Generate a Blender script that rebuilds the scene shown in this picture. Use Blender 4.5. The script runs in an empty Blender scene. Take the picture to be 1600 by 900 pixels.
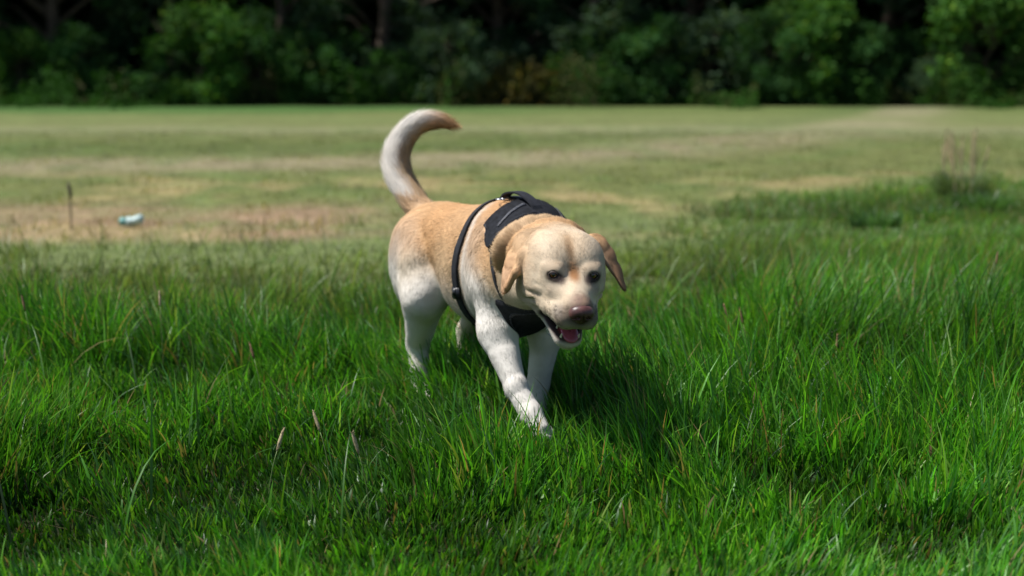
import bpy, math, random
import numpy as np
from math import radians, pi
from mathutils import Vector, Matrix

random.seed(7)
rng = np.random.default_rng(11)
C = bpy.context.scene.collection
sc = bpy.context.scene

# ---------------------------------------------------------------- camera
cam_d = bpy.data.cameras.new("camera")
cam = bpy.data.objects.new("camera", cam_d); C.objects.link(cam)
cam.location = (0, 0, 0.92)
cam.rotation_euler = (radians(90) - math.atan(340 / 2444), 0, 0)
cam_d.lens = 55; cam_d.sensor_width = 36
cam_d.clip_start = 0.05; cam_d.clip_end = 1500
cam_d.dof.use_dof = True
cam_d.dof.focus_distance = 3.42
cam_d.dof.aperture_fstop = 2.8
sc.camera = cam

# ---------------------------------------------------------------- sky and sun
SUN_AZ = Vector((-0.92, 0.04, 0)).normalized()
SUN_EL = radians(60)
sun_dir = Vector((SUN_AZ.x * math.cos(SUN_EL), SUN_AZ.y * math.cos(SUN_EL), math.sin(SUN_EL)))
W = bpy.data.worlds.new("World"); sc.world = W; W.use_nodes = True
nt = W.node_tree; bg = nt.nodes["Background"]
sky = nt.nodes.new("ShaderNodeTexSky"); sky.sky_type = 'NISHITA'; sky.sun_disc = False
sky.sun_elevation = SUN_EL; sky.sun_rotation = math.atan2(sun_dir.x, sun_dir.y)
nt.links.new(sky.outputs[0], bg.inputs[0]); bg.inputs[1].default_value = 0.066
sun_d = bpy.data.lights.new("sun", 'SUN'); sun_d.energy = 4.8; sun_d.angle = radians(1.6)
sun_d.color = (1.0, 0.965, 0.915)
sun = bpy.data.objects.new("sun", sun_d); C.objects.link(sun)
sun.rotation_euler = sun_dir.to_track_quat('Z', 'Y').to_euler()
sun.location = (-6, 2, 8)
sc.view_settings.view_transform = 'Standard'
sc.view_settings.look = 'None'
sc.view_settings.exposure = 0.52
sc.view_settings.gamma = 1.0
sc.view_settings.use_curve_mapping = False
sc.cycles.max_bounces = 7
sc.cycles.diffuse_bounces = 3
sc.cycles.glossy_bounces = 2
sc.cycles.transmission_bounces = 4
sc.cycles.transparent_max_bounces = 6
sc.cycles.use_denoising = True

# ---------------------------------------------------------------- helpers
def tag(o, label=None, cat=None, group=None, kind=None):
    if label: o['label'] = label
    if cat: o['category'] = cat
    if group: o['group'] = group
    if kind: o['kind'] = kind
    return o

def empty(name, loc=(0, 0, 0)):
    o = bpy.data.objects.new(name, None); C.objects.link(o); o.location = loc
    o.empty_display_size = 0.1
    return o

def mesh_np(name, V, faces, mat, parent=None, col=None, smooth=True, nrm=None, loc=None):
    """V (n,3); faces: list of int arrays (m,k) of equal k each."""
    me = bpy.data.meshes.new(name)
    V = np.ascontiguousarray(V, dtype=np.float32)
    me.vertices.add(len(V)); me.vertices.foreach_set("co", V.ravel())
    loops = np.concatenate([f.ravel() for f in faces]).astype(np.int32)
    sizes = np.concatenate([np.full(len(f), f.shape[1], np.int32) for f in faces])
    starts = np.concatenate([[0], np.cumsum(sizes)[:-1]]).astype(np.int32)
    me.loops.add(len(loops)); me.loops.foreach_set("vertex_index", loops)
    me.polygons.add(len(sizes)); me.polygons.foreach_set("loop_start", starts)
    me.polygons.foreach_set("loop_total", sizes)
    me.polygons.foreach_set("use_smooth", np.full(len(sizes), smooth))
    me.update(calc_edges=True)
    if col is not None:
        a = me.attributes.new("tint", 'FLOAT_COLOR', 'POINT')
        c4 = np.ones((len(V), 4), np.float32); c4[:, :3] = col
        a.data.foreach_set("color", c4.ravel())
    if nrm is not None:
        me.normals_split_custom_set_from_vertices(np.asarray(nrm, np.float64).tolist())
    me.materials.append(mat)
    o = bpy.data.objects.new(name, me); C.objects.link(o)
    if parent: o.parent = parent
    if loc is not None: o.location = loc
    return o

def material(name, color=(0.5, 0.5, 0.5), rough=0.6, attr=None, noise=None, translucent=0.0, spec=0.5,
             bump=None, sheen=0.0, coat=0.0, tcol=None):
    m = bpy.data.materials.new(name); m.use_nodes = True
    n = m.node_tree.nodes; l = m.node_tree.links
    b = n["Principled BSDF"]; b.inputs["Roughness"].default_value = rough
    b.inputs["Specular IOR Level"].default_value = spec
    b.inputs["Sheen Weight"].default_value = sheen
    b.inputs["Coat Weight"].default_value = coat
    b.inputs["Base Color"].default_value = (*color, 1)
    src = None
    if attr:
        a = n.new("ShaderNodeAttribute"); a.attribute_name = attr; src = a.outputs["Color"]
    if noise:
        scale, lo, hi = noise
        tc = n.new("ShaderNodeTexCoord"); nz = n.new("ShaderNodeTexNoise")
        nz.inputs["Scale"].default_value = scale; nz.inputs["Detail"].default_value = 6
        l.new(tc.outputs["Object"], nz.inputs["Vector"])
        mr = n.new("ShaderNodeMapRange"); mr.inputs[1].default_value = 0.3; mr.inputs[2].default_value = 0.7
        mr.inputs[3].default_value = lo; mr.inputs[4].default_value = hi
        l.new(nz.outputs[0], mr.inputs[0])
        mx = n.new("ShaderNodeVectorMath"); mx.operation = 'SCALE'
        if src: l.new(src, mx.inputs[0])
        else: mx.inputs[0].default_value = color
        l.new(mr.outputs[0], mx.inputs["Scale"]); src = mx.outputs[0]
    if src: l.new(src, b.inputs["Base Color"])
    if bump:
        tc = n.new("ShaderNodeTexCoord"); nz = n.new("ShaderNodeTexNoise")
        nz.inputs["Scale"].default_value = bump[0]; nz.inputs["Detail"].default_value = 5
        l.new(tc.outputs["Object"], nz.inputs["Vector"])
        bp = n.new("ShaderNodeBump"); bp.inputs["Strength"].default_value = bump[1]
        bp.inputs["Distance"].default_value = bump[2]
        l.new(nz.outputs[0], bp.inputs["Height"]); l.new(bp.outputs[0], b.inputs["Normal"])
    if translucent > 0:
        out = n["Material Output"]; t = n.new("ShaderNodeBsdfTranslucent"); mix = n.new("ShaderNodeMixShader")
        mix.inputs[0].default_value = translucent
        if src:
            if tcol:
                v = n.new("ShaderNodeVectorMath"); v.operation = 'MULTIPLY'; v.inputs[1].default_value = tcol
                l.new(src, v.inputs[0]); l.new(v.outputs[0], t.inputs[0])
            else: l.new(src, t.inputs[0])
        else: t.inputs[0].default_value = (*color, 1)
        l.new(b.outputs[0], mix.inputs[1]); l.new(t.outputs[0], mix.inputs[2]); l.new(mix.outputs[0], out.inputs[0])
    return m

def hash2(ix, iy, seed):
    n = (ix.astype(np.int64) * 374761393 + iy.astype(np.int64) * 668265263 + seed * 1442695041) & 0x7fffffff
    n = ((n ^ (n >> 13)) * 1274126177) & 0x7fffffff
    return ((n ^ (n >> 16)) & 0xffff) / 65535.0

def vnoise(x, y, seed=0):
    ix = np.floor(x); iy = np.floor(y); fx = x - ix; fy = y - iy
    fx = fx * fx * (3 - 2 * fx); fy = fy * fy * (3 - 2 * fy)
    a = hash2(ix, iy, seed); b = hash2(ix + 1, iy, seed); c = hash2(ix, iy + 1, seed); d = hash2(ix + 1, iy + 1, seed)
    return (a * (1 - fx) + b * fx) * (1 - fy) + (c * (1 - fx) + d * fx) * fy

def fbm(x, y, seed=0, octs=4):
    s = 0; a = 0.5; t = 0
    for k in range(octs):
        s = s + a * vnoise(x * 2 ** k, y * 2 ** k, seed + k * 17); t += a; a *= 0.5
    return s / t

def sstep(a, b, x):
    t = np.clip((x - a) / (b - a), 0, 1); return t * t * (3 - 2 * t)

def mixc(c, d, t):
    return c * (1 - t[:, None]) + np.array(d)[None, :] * t[:, None]

def tube(pts, radii, seg=8, cap=True):
    """tube along points -> V, quads, tris"""
    P_ = np.array(pts, float); n = len(P_)
    T = np.gradient(P_, axis=0); T /= np.linalg.norm(T, axis=1)[:, None] + 1e-9
    up = np.array([0.3, 0.2, 1.0]) if abs(T[0][2]) < 0.9 else np.array([1.0, 0.2, 0])
    V = []
    N = np.cross(T[0], up); N /= np.linalg.norm(N)
    for i in range(n):
        N = N - T[i] * np.dot(N, T[i]); N /= np.linalg.norm(N); B = np.cross(T[i], N)
        for k in range(seg):
            a = 2 * pi * k / seg
            V.append(P_[i] + radii[i] * (math.cos(a) * N + math.sin(a) * B))
    V = np.array(V); Q = []
    for i in range(n - 1):
        for k in range(seg):
            k2 = (k + 1) % seg
            Q.append((i * seg + k, i * seg + k2, (i + 1) * seg + k2, (i + 1) * seg + k))
    T3 = []
    if cap:
        V = np.vstack([V, P_[0], P_[-1]]); a, b = len(V) - 2, len(V) - 1
        for k in range(seg):
            k2 = (k + 1) % seg
            T3.append((a, k2, k)); T3.append((b, (n - 1) * seg + k, (n - 1) * seg + k2))
    return V, np.array(Q), np.array(T3) if T3 else np.zeros((0, 3), int)

def join(parts):
    """[(V,[faces...])] -> V, faces (grouped by size)"""
    off = 0; VV = []; by = {}
    for V, fs in parts:
        VV.append(V)
        for f in fs:
            if len(f): by.setdefault(f.shape[1], []).append(f + off)
        off += len(V)
    return np.vstack(VV), [np.vstack(v) for v in by.values()]

# ================================================================ THE FIELD
def depth_band(x, y):
    """colour of the turf: mown bands, dry tan soil path, bare patches (linear albedo)"""
    w = (fbm(x * 0.35, y * 0.25, 3) - 0.5)
    w2 = (fbm(x * 1.5, y * 0.9, 9) - 0.5)
    yy = y - 0.0 * x + w * 1.2
    n = len(x)
    c = np.tile(np.array([[0.100, 0.125, 0.045]]), (n, 1))
    # near long grass ground: dark thatch
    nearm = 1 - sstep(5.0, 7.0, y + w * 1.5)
    # olive
    c = mixc(c, (0.105, 0.118, 0.040), sstep(9, 11, yy))
    # dry, tan and bare soil area left of centre around 8-10.5 m
    bare = sstep(8.0, 8.7, yy + 0.0 * x) * (1 - sstep(9.6, 11.2, yy + w2 * 1.5)) * (1 - sstep(-1.6, 0.6, x + w2 * 2))
    c = mixc(c, (0.215, 0.150, 0.092), np.clip(bare * (0.38 + 1.2 * fbm(x * 2.2, y * 1.3, 21)), 0, 1))
    # blotches of dry grass
    d = sstep(0.50, 0.66, fbm(x * 1.1, y * 0.7, 5)) * sstep(8, 9, yy) * (1 - sstep(13, 15, yy))
    c = mixc(c, (0.235, 0.185, 0.090), d * 0.8)
    # long dry tan band; swings away from the camera on the right
    yb = 15.4 + 0.55 * np.clip(x + 2.5, 0, 50) + 0.14 * np.clip(x + 1, 0, 50) ** 2
    hw = 1.3 + 0.14 * np.clip(x + 3, 0, 30)
    band = np.exp(-((y + w * 1.6 - yb) / hw) ** 2)
    c = mixc(c, (0.200, 0.172, 0.105), np.clip(band * (0.75 + .7 * fbm(x * .8, y * 1.6, 37)), 0, 0.9))
    # darker olive mown stripe behind it
    c = mixc(c, (0.085, 0.105, 0.036), sstep(0, 1.5, y - yb - hw * 0.7) * (1 - sstep(2.0, 5.0, y - yb - hw)) * 0.8)
    # pale grey-green worn stripes far off
    c = mixc(c, (0.150, 0.155, 0.078), np.exp(-((y - 24.5 + w * 2) / 2.2) ** 2) * 0.85)
    c = mixc(c, (0.110, 0.135, 0.050), np.exp(-((y - 30.5 + w * 2) / 2.2) ** 2) * 0.7)
    # greener strip under the trees
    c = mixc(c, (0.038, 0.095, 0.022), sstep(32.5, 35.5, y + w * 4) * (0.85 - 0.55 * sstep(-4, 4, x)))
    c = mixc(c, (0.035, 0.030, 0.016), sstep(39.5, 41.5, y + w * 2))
    c = mixc(c, (0.085, 0.130, 0.038), sstep(.5, .75, fbm(x * 2.6, y * 1.2, 63)) * .45 * sstep(8, 9, y) * (1 - sstep(24, 32, y)))
    ge = sstep(.6, 2.4, x) * (1 - sstep(9.5, 12.5, y - .5 * np.clip(x - 1, 0, 4) + w * 2)) * sstep(6, 7, y)
    c = mixc(c, (0.062, 0.115, 0.028), ge * .85)
    c = c * 1.08 * np.array([[1.02, 1.03, 1.05]]) * (0.80 + 0.40 * (fbm(x * 6, y * 4, 31) * 1.6 - .3))[:, None]
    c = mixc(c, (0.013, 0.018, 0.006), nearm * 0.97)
    return c

def long_amount(x, y):
    """1 where the grass is long, 0 on the mown turf"""
    edge = 7.2 + 0.8 * sstep(-.5, .5, x) + 3.2 * sstep(.4, 2.1, x) + 2.0 * sstep(2.0, 4.6, x) + (fbm(x * 1.1, y * 0.9, 44) - 0.5) * 2.2
    return 1 - sstep(edge - 1.3, edge + 0.9, y)

def ground_z(x, y):
    return 0.035 * (fbm(x * 0.9, y * 0.9, 71) - 0.5) * sstep(4.6, 6, np.abs(y - 3.9) + 4.0)

ys = np.concatenate([np.linspace(-12, 2, 12), np.linspace(2.1, 12, 150), np.linspace(12.15, 46, 170), np.geomspace(47, 900, 30)])
xs_u = np.linspace(-1, 1, 261)
gx, gy = [], []
rows = []
for y in ys:
    half = 6 + abs(y) * 0.9 if y < 60 else y * 1.6
    rows.append(np.stack([np.sign(xs_u) * np.abs(xs_u) ** 1.35 * half, np.full_like(xs_u, y)], 1))
G = np.vstack(rows); nx = len(xs_u); ny = len(ys)
gz = ground_z(G[:, 0], G[:, 1])
gcol = depth_band(G[:, 0], G[:, 1])
ii = np.arange(ny - 1)[:, None] * nx + np.arange(nx - 1)[None, :]
ii = ii.ravel()
gq = np.stack([ii, ii + 1, ii + nx + 1, ii + nx], 1)
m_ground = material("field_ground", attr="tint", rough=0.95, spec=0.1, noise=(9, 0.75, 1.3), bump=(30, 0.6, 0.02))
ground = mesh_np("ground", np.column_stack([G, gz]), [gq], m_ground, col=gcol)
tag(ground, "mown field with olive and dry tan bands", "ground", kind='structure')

# ---------------------------------------------------------------- grass blades
def blades(x, y, h, w, az, lean, curl, col, K=5, z0=None, twist=None, prof=0.8):
    """vectorised tapered blades: K segments. returns V, faces, colour"""
    n = len(x)
    z = ground_z(x, y) if z0 is None else z0
    d = np.stack([np.cos(az), np.sin(az)], 1)
    tw = rng.uniform(-1.3, 1.3, n) if twist is None else twist
    sa = az + pi / 2 + tw
    sd = np.stack([np.cos(sa), np.sin(sa), np.zeros(n)], 1)
    p = np.stack([x, y, z - 0.01], 1)
    V = np.zeros((n, 2 * K + 1, 3)); CC = np.zeros((n, 2 * K + 1, 3))
    for k in range(K + 1):
        t = k / K
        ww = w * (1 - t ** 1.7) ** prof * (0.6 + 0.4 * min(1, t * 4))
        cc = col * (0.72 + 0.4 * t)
        if k < K:
            V[:, 2 * k] = p - sd * (ww / 2)[:, None]; V[:, 2 * k + 1] = p + sd * (ww / 2)[:, None]
            CC[:, 2 * k] = cc; CC[:, 2 * k + 1] = cc
        else:
            V[:, 2 * K] = p; CC[:, 2 * K] = cc
        th = lean + curl * (t + 0.5 / K) ** 1.4
        step = (h / K)
        p = p + np.column_stack([d * (np.sin(th) * step)[:, None], np.cos(th) * step])
        p[:, 2] = np.maximum(p[:, 2], z + 0.004)
    base = (np.arange(n) * (2 * K + 1))[:, None]
    qs = [base + np.array([[2 * k, 2 * k + 1, 2 * k + 3, 2 * k + 2]]) for k in range(K - 1)]
    tr = base + np.array([[2 * K - 2, 2 * K - 1, 2 * K]])
    return V.reshape(-1, 3), [np.vstack(qs), tr], CC.reshape(-1, 3)

GREENS = np.array([1.20, 1.34, 1.12]) * np.array([[0.050, 0.165, 0.012], [0.075, 0.205, 0.018], [0.035, 0.125, 0.018], [0.105, 0.225, 0.022],
                   [0.028, 0.095, 0.020], [0.070, 0.150, 0.045], [0.165, 0.250, 0.050]])
def grass_cols(n, x, y, straw=0.04):
    pw = np.array([0.24, 0.24, 0.18, 0.13, 0.11, 0.07, 0.03]); pw /= pw.sum()
    c = GREENS[rng.choice(len(GREENS), n, p=pw)] * rng.uniform(0.60, 1.22, n)[:, None]
    s = rng.random(n) < straw
    c[s] = np.array([0.26, 0.20, 0.085]) * rng.uniform(0.6, 1.3, s.sum())[:, None]
    g = fbm(x * 0.9, y * 0.9, 91)
    c = mixc(c, (.190, .215, .100), sstep(4.7, 6.9, y - .45 * np.clip(x, 0, 3)) * (.72 - .45 * sstep(.5, 2.2, x)))
    c = c * (0.50 + 1.00 * g)[:, None] * (1 - .50 * hollow(x, y))[:, None]  # darker in the hollows: shade painted into the blade colour
    return c

DOG_XY = np.array([(-0.24, 4.28), (-0.1, 4.1), (0.03, 3.9), (0.06, 3.7)])
def near_dog(x, y):
    return np.min(np.hypot(x[:, None] - DOG_XY[None, :, 0], y[:, None] - DOG_XY[None, :, 1]), axis=1)

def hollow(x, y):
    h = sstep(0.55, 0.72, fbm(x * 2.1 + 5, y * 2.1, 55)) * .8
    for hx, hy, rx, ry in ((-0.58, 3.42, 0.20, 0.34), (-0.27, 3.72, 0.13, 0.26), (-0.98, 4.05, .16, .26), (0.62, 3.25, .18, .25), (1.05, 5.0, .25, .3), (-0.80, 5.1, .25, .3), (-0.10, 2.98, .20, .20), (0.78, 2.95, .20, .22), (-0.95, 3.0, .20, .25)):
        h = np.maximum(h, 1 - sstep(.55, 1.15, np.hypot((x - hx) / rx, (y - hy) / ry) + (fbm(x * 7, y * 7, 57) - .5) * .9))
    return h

def scatter(n, y0, y1, margin=1.38, power=1.0):
    u = rng.random(n)
    y = np.sqrt(y0 ** 2 + u * (y1 ** 2 - y0 ** 2))
    x = rng.uniform(-1, 1, n) * (0.327 * y * margin + 0.15)
    return x, y

def height_field(x, y):
    h = 0.105 + 0.13 * sstep(.25, .75, fbm(x * 2.3, y * 2.3, 61)) + 0.05 * sstep(0.3, 1.2, x) * sstep(3.2, 4.5, y)
    nd = near_dog(x, y)
    h = h * (0.85 + 0.15 * sstep(0.12, 0.45, nd))
    h = h * (1 - 0.32 * (1 - sstep(2.7, 3.4, y)))
    # keep the path in front of the dog a little lower
    h = h * (1 - 0.05 * np.exp(-((x - 0.03) / 0.4) ** 2) * (1 - sstep(3.6, 4.1, y)))
    h = h * (1 - .42 * np.exp(-((x + .33) / .22) ** 2 - ((y - 3.95) / .28) ** 2))
    return h * (1 - 0.68 * hollow(x, y)) * (1 - .66 * sstep(4.4, 7.4, y - .55 * np.clip(x - .3, 0, 2.2) + (fbm(x * 1.2, y * 1.2, 95) - .5) * 1.6))

m_grass = material("grass_blade", attr="tint", rough=0.45, spec=0.42, translucent=0.45, tcol=(1.3, 1.38, 0.6))
parts = []; cols = []
def add_blades(*a, **k):
    V, F, cc = blades(*a, **k); parts.append((V, F)); cols.append(cc)

def tufted(nt_, per, y0, y1, hmul, wr, K, spread=0.035, straw=0.04, splay=0.5, curlr=(0.2, 1.3)):
    tx, ty = scatter(nt_, y0, y1)
    keep = rng.random(nt_) < (0.85 + 0.15 * (1 - 0.9 * hollow(tx, ty))) * long_amount(tx, ty)
    tx, ty = tx[keep], ty[keep]; n0 = len(tx)
    flow = 2 * pi * fbm(tx * 0.8, ty * 0.8, 77) * 1.6 - 0.4
    th = rng.uniform(0.65, 1.3, n0); tw_ = rng.uniform(.85, 1.6, n0); tl = rng.uniform(0.05, 0.4, n0)
    tcol = rng.uniform(0.75, 1.25, (n0, 1)) * np.array([[1, 1, 1]]) * (1 + rng.normal(0, 0.06, (n0, 3)))
    cnt = rng.poisson(per, n0) + 2
    idx = np.repeat(np.arange(n0), cnt); n = len(idx)
    ang = rng.uniform(0, 2 * pi, n); r = np.abs(rng.normal(0, spread, n))
    x = tx[idx] + r * np.cos(ang); y = ty[idx] + r * np.sin(ang)
    fx = np.cos(flow[idx]) * tl[idx] + np.cos(ang) * splay * r / spread * 0.5 + rng.normal(0, 0.16, n)
    fy = np.sin(flow[idx]) * tl[idx] + np.sin(ang) * splay * r / spread * 0.5 + rng.normal(0, 0.16, n)
    az = np.arctan2(fy, fx); lean = np.clip(np.hypot(fx, fy) * .62, 0, .8)
    h = height_field(x, y) * th[idx] * rng.uniform(0.55, 1.25, n) * hmul
    w = rng.uniform(wr[0], wr[1], n) * tw_[idx]
    curl = rng.uniform(curlr[0], curlr[1], n) ** 1.4
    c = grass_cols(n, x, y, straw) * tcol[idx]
    add_blades(x, y, h, w, az, lean, curl, c, K=K)

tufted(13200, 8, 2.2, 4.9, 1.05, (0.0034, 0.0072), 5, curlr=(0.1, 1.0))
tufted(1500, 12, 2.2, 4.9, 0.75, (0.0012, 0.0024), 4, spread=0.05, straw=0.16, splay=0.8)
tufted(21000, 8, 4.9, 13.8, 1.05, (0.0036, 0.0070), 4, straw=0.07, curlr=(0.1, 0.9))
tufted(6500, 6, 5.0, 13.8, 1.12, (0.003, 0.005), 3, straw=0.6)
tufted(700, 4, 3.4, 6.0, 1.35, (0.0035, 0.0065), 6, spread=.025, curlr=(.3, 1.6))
# scattered taller, broader single blades
n = 900
x, y = scatter(n, 2.9, 7.5); k = (near_dog(x, y) > 0.30) & (long_amount(x, y) > .5) & ~((np.abs(x - 0.03) < 0.33) & (y < 3.9)); x, y = x[k], y[k]; n = len(x)
add_blades(x, y, rng.uniform(0.22, 0.36, n), rng.uniform(0.004, 0.007, n), rng.uniform(0, 2 * pi, n), rng.uniform(0.05, 0.5, n),
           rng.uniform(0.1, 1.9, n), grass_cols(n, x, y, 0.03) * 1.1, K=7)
# low dry litter lying flat at the roots
n = 22000
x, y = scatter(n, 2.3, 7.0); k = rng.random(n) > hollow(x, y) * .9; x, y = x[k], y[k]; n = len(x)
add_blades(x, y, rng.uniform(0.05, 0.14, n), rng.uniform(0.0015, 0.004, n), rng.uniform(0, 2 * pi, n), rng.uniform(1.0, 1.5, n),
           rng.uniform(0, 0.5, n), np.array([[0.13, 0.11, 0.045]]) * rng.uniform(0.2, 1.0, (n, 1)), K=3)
V, F = join(parts)
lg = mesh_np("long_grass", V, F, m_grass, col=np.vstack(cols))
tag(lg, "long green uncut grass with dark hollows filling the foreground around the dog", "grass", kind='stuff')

# short turf beyond
parts = []; cols = []
n = 130000
x, y = scatter(n, 6.4, 24); k = rng.random(n) > long_amount(x, y) * 0.9; x, y = x[k], y[k]; n = len(x)
tc = depth_band(x, y) * rng.uniform(0.7, 1.5, (n, 1)); g = rng.random(n) < 0.3
tc[g] *= np.array([0.85, 1.12, 0.7])
add_blades(x, y, rng.uniform(0.015, 0.05, n) * (1 + 1.3 * (y < 9.5) * rng.random(n)) * (.6 + 1.1 * sstep(.4, .7, fbm(x * 3, y * 2, 83))), rng.uniform(0.004, 0.010, n), rng.uniform(0, 2 * pi, n), rng.uniform(0.1, 1.0, n),
           rng.uniform(0, 1, n), tc, K=2)
V, F = join(parts)
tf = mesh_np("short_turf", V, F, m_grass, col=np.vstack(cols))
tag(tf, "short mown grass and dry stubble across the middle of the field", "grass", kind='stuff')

# ================================================================ SEED HEADS
m_seed = material("seed_head", color=(0.17, 0.105, 0.050), rough=0.9, noise=(220, 0.5, 1.6))
m_stalk = material("stalk", color=(0.10, 0.16, 0.04), rough=0.7)
def seed_stalk(x, y, h, az, lean, r=0.0030, L=0.045, pale=False):
    base = Vector((x, y, float(ground_z(np.array([x]), np.array([y]))[0])))
    root = empty("grass_seed_stalk", base)
    pts = []; p = np.zeros(3); th = 0.05
    for k in range(9):
        pts.append(p.copy()); th = lean * (k / 8) ** 1.3
        p = p + np.array([math.cos(az) * math.sin(th), math.sin(az) * math.sin(th), math.cos(th)]) * h / 8
    pts = np.array(pts)
    V, Q, T = tube(pts, [0.0011] * 9, 5); mesh_np("stalk", V, [Q, T], m_stalk, root)
    dr = pts[-1] - pts[-2]; dr /= np.linalg.norm(dr)
    m = 9; hp = [pts[-1] + dr * L * (k / (m - 1)) for k in range(m)]
    rr = [r * math.sin(pi * min(1, (k + 0.6) / m)) ** 0.6 + 0.0006 for k in range(m)]
    V, Q, T = tube(hp, rr, 8)
    V = V + rng.normal(0, r * 0.12, V.shape)
    prt = [(V, [Q, T])]
    nb = 70
    for _ in range(nb):                                    # spikelets standing off the head
        t = rng.random(); c0 = pts[-1] + dr * L * t
        a = rng.uniform(0, 2 * pi); s = np.cross(dr, [math.cos(a), math.sin(a), 0.3]); s /= np.linalg.norm(s)
        e = c0 + s * r * 1.6 + dr * 0.006; q = np.cross(s, dr) * 0.0012
        prt.append((np.array([c0 - q, c0 + q, e]), [np.array([[0, 1, 2]])]))
    V, F = join(prt); mesh_np("seed_head", V, F, m_pale if pale else m_seed, root)
    return root
m_pale = material("pale_seed_head", color=(0.40, 0.32, 0.19), rough=0.9, noise=(220, 0.6, 1.4))
m_straw = material("straw_stalk", color=(0.30, 0.24, 0.11), rough=0.8)

# ================================================================ TREES
m_bark = material("bark", color=(0.075, 0.055, 0.038), rough=0.95, noise=(8, 0.5, 1.5), bump=(25, 0.6, 0.03))
m_leaf = material("leaf", attr="tint", rough=0.8, spec=0.08, translucent=0.25, tcol=(1.2, 1.4, 0.5))
def leaf_cards(cent, size, col):
    n = len(cent)
    a = rng.normal(0, 1, (n, 3)); a[:, 2] *= 0.5; a /= np.linalg.norm(a, axis=1)[:, None]
    b = rng.normal(0, 1, (n, 3)); b -= a * np.sum(a * b, 1)[:, None]; b /= np.linalg.norm(b, axis=1)[:, None]
    s = size[:, None]
    V = np.stack([cent - a * s * 0.6, cent + b * s * 0.3, cent + a * s * 0.6, cent - b * s * 0.3], 1).reshape(-1, 3)
    Q = (np.arange(n) * 4)[:, None] + np.array([[0, 1, 2, 3]])
    return V, Q, np.repeat(col, 4, axis=0)

def make_tree(name, H, R, low, base_col, nblob, leaves, lsize, seed, trunk_r=0.15, yellow=0.1):
    """trunk with limbs running out to leaf clumps; crown from 'low' to H"""
    r = np.random.default_rng(seed)
    root = empty(name)
    bl = []
    for _ in range(nblob):
        t = r.random() ** 0.9; z = low + (H - low) * t
        prof = math.sqrt(max(0.05, 1 - (2 * t - 0.85) ** 2 * 0.75)) * R
        a = r.uniform(0, 2 * pi); q = prof * math.sqrt(r.uniform(0.25, 1.0))
        bl.append((q * math.cos(a), q * math.sin(a), z, r.uniform(0.22, 0.5) * (0.35 + R * 0.28)))
    tp = [np.array([0, 0, -0.1])]
    for k in range(1, 8):
        tp.append(np.array([r.normal(0, 0.06) * k * 0.5, r.normal(0, 0.06) * k * 0.5, H * 0.85 * k / 7]))
    tp = np.array(tp); tr_ = [trunk_r * (1.35 if k == 0 else 1 - 0.85 * k / 7.5) for k in range(8)]
    V, Q, T = tube(tp, tr_, 9); prt = [(V, [Q, T])]
    for (bx, by, bz, br) in bl[::max(1, nblob // 26)]:
        zz = max(0.15, bz - 0.35 * math.hypot(bx, by) - 0.3); k = min(6.99, zz / (H * 0.85) * 7); i = int(k)
        s = tp[i] + (tp[min(7, i + 1)] - tp[i]) * (k - i); e = np.array([bx, by, bz])
        mid = (s + e) / 2 + np.array([0, 0, 0.12 * np.linalg.norm(e - s)]) + r.normal(0, 0.05, 3)
        V, Q, T = tube([s, mid, e], [trunk_r * 0.3, trunk_r * 0.2, trunk_r * 0.05], 5); prt.append((V, [Q, T]))
    V, F = join(prt); mesh_np("trunk", V, F, m_bark, root)
    ba = np.array(bl); pr = ba[:, 3] ** 2; idx = r.choice(nblob, leaves, p=pr / pr.sum())
    d = r.normal(0, 1, (leaves, 3)); d /= np.linalg.norm(d, axis=1)[:, None]
    rad = ba[idx, 3] * r.uniform(0.35, 1.12, leaves) ** 0.6
    cen = ba[idx, :3] + d * rad[:, None] * np.array([1, 1, 0.8])
    cen += r.normal(0, 0.13, cen.shape)
    cen[:, 2] = np.maximum(cen[:, 2], 0.04)
    bc = r.uniform(0.6, 1.5, nblob)[idx]
    c = np.array(base_col)[None, :] * (bc * r.uniform(0.7, 1.3, leaves))[:, None]
    yy = r.random(leaves) < yellow; c[yy] *= np.array([1.9, 1.35, 0.7])
    V, Q, cc = leaf_cards(cen, r.uniform(0.7, 1.4, leaves) * lsize, c)
    mesh_np("crown", V, [Q], m_leaf, root, col=cc)
    return root

def copy_tree(o):
    c = o.copy(); C.objects.link(c)
    for ch in list(o.children):
        k = ch.copy(); C.objects.link(k); k.parent = c
        for g in list(ch.children):
            q = g.copy(); C.objects.link(q); q.parent = k
    return c

DARK = (0.018, 0.050, 0.020); MID = (0.030, 0.082, 0.024); BRT = (0.042, 0.108, 0.022); GREY = (0.042, 0.076, 0.040); WARM = (0.060, 0.062, 0.022)
protoT = {
    'oak': make_tree("broadleaf_tree", 9.0, 3.2, 0.35, DARK, 72, 14000, 0.16, 1, 0.22, 0.04),
    'ash': make_tree("broadleaf_tree", 8.0, 2.6, 0.30, GREY, 60, 11500, 0.15, 2, 0.18, 0.04),
    'elm': make_tree("broadleaf_tree", 8.5, 2.8, 0.4, MID, 54, 10000, 0.15, 3, 0.20, 0.08),
}
protoS = {
    'mid': make_tree("bush", 2.3, 1.25, 0.15, MID, 34, 5200, 0.11, 11, 0.05, 0.10),
    'bright': make_tree("bush", 2.5, 1.25, 0.15, BRT, 36, 5600, 0.11, 12, 0.05, 0.16),
    'grey': make_tree("bush", 2.0, 1.1, 0.10, GREY, 30, 4600, 0.10, 13, 0.05, 0.06),
    'warm': make_tree("bush", 0.9, 1.0, 0.05, WARM, 22, 2600, 0.09, 14, 0.03, 0.35),
}
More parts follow.
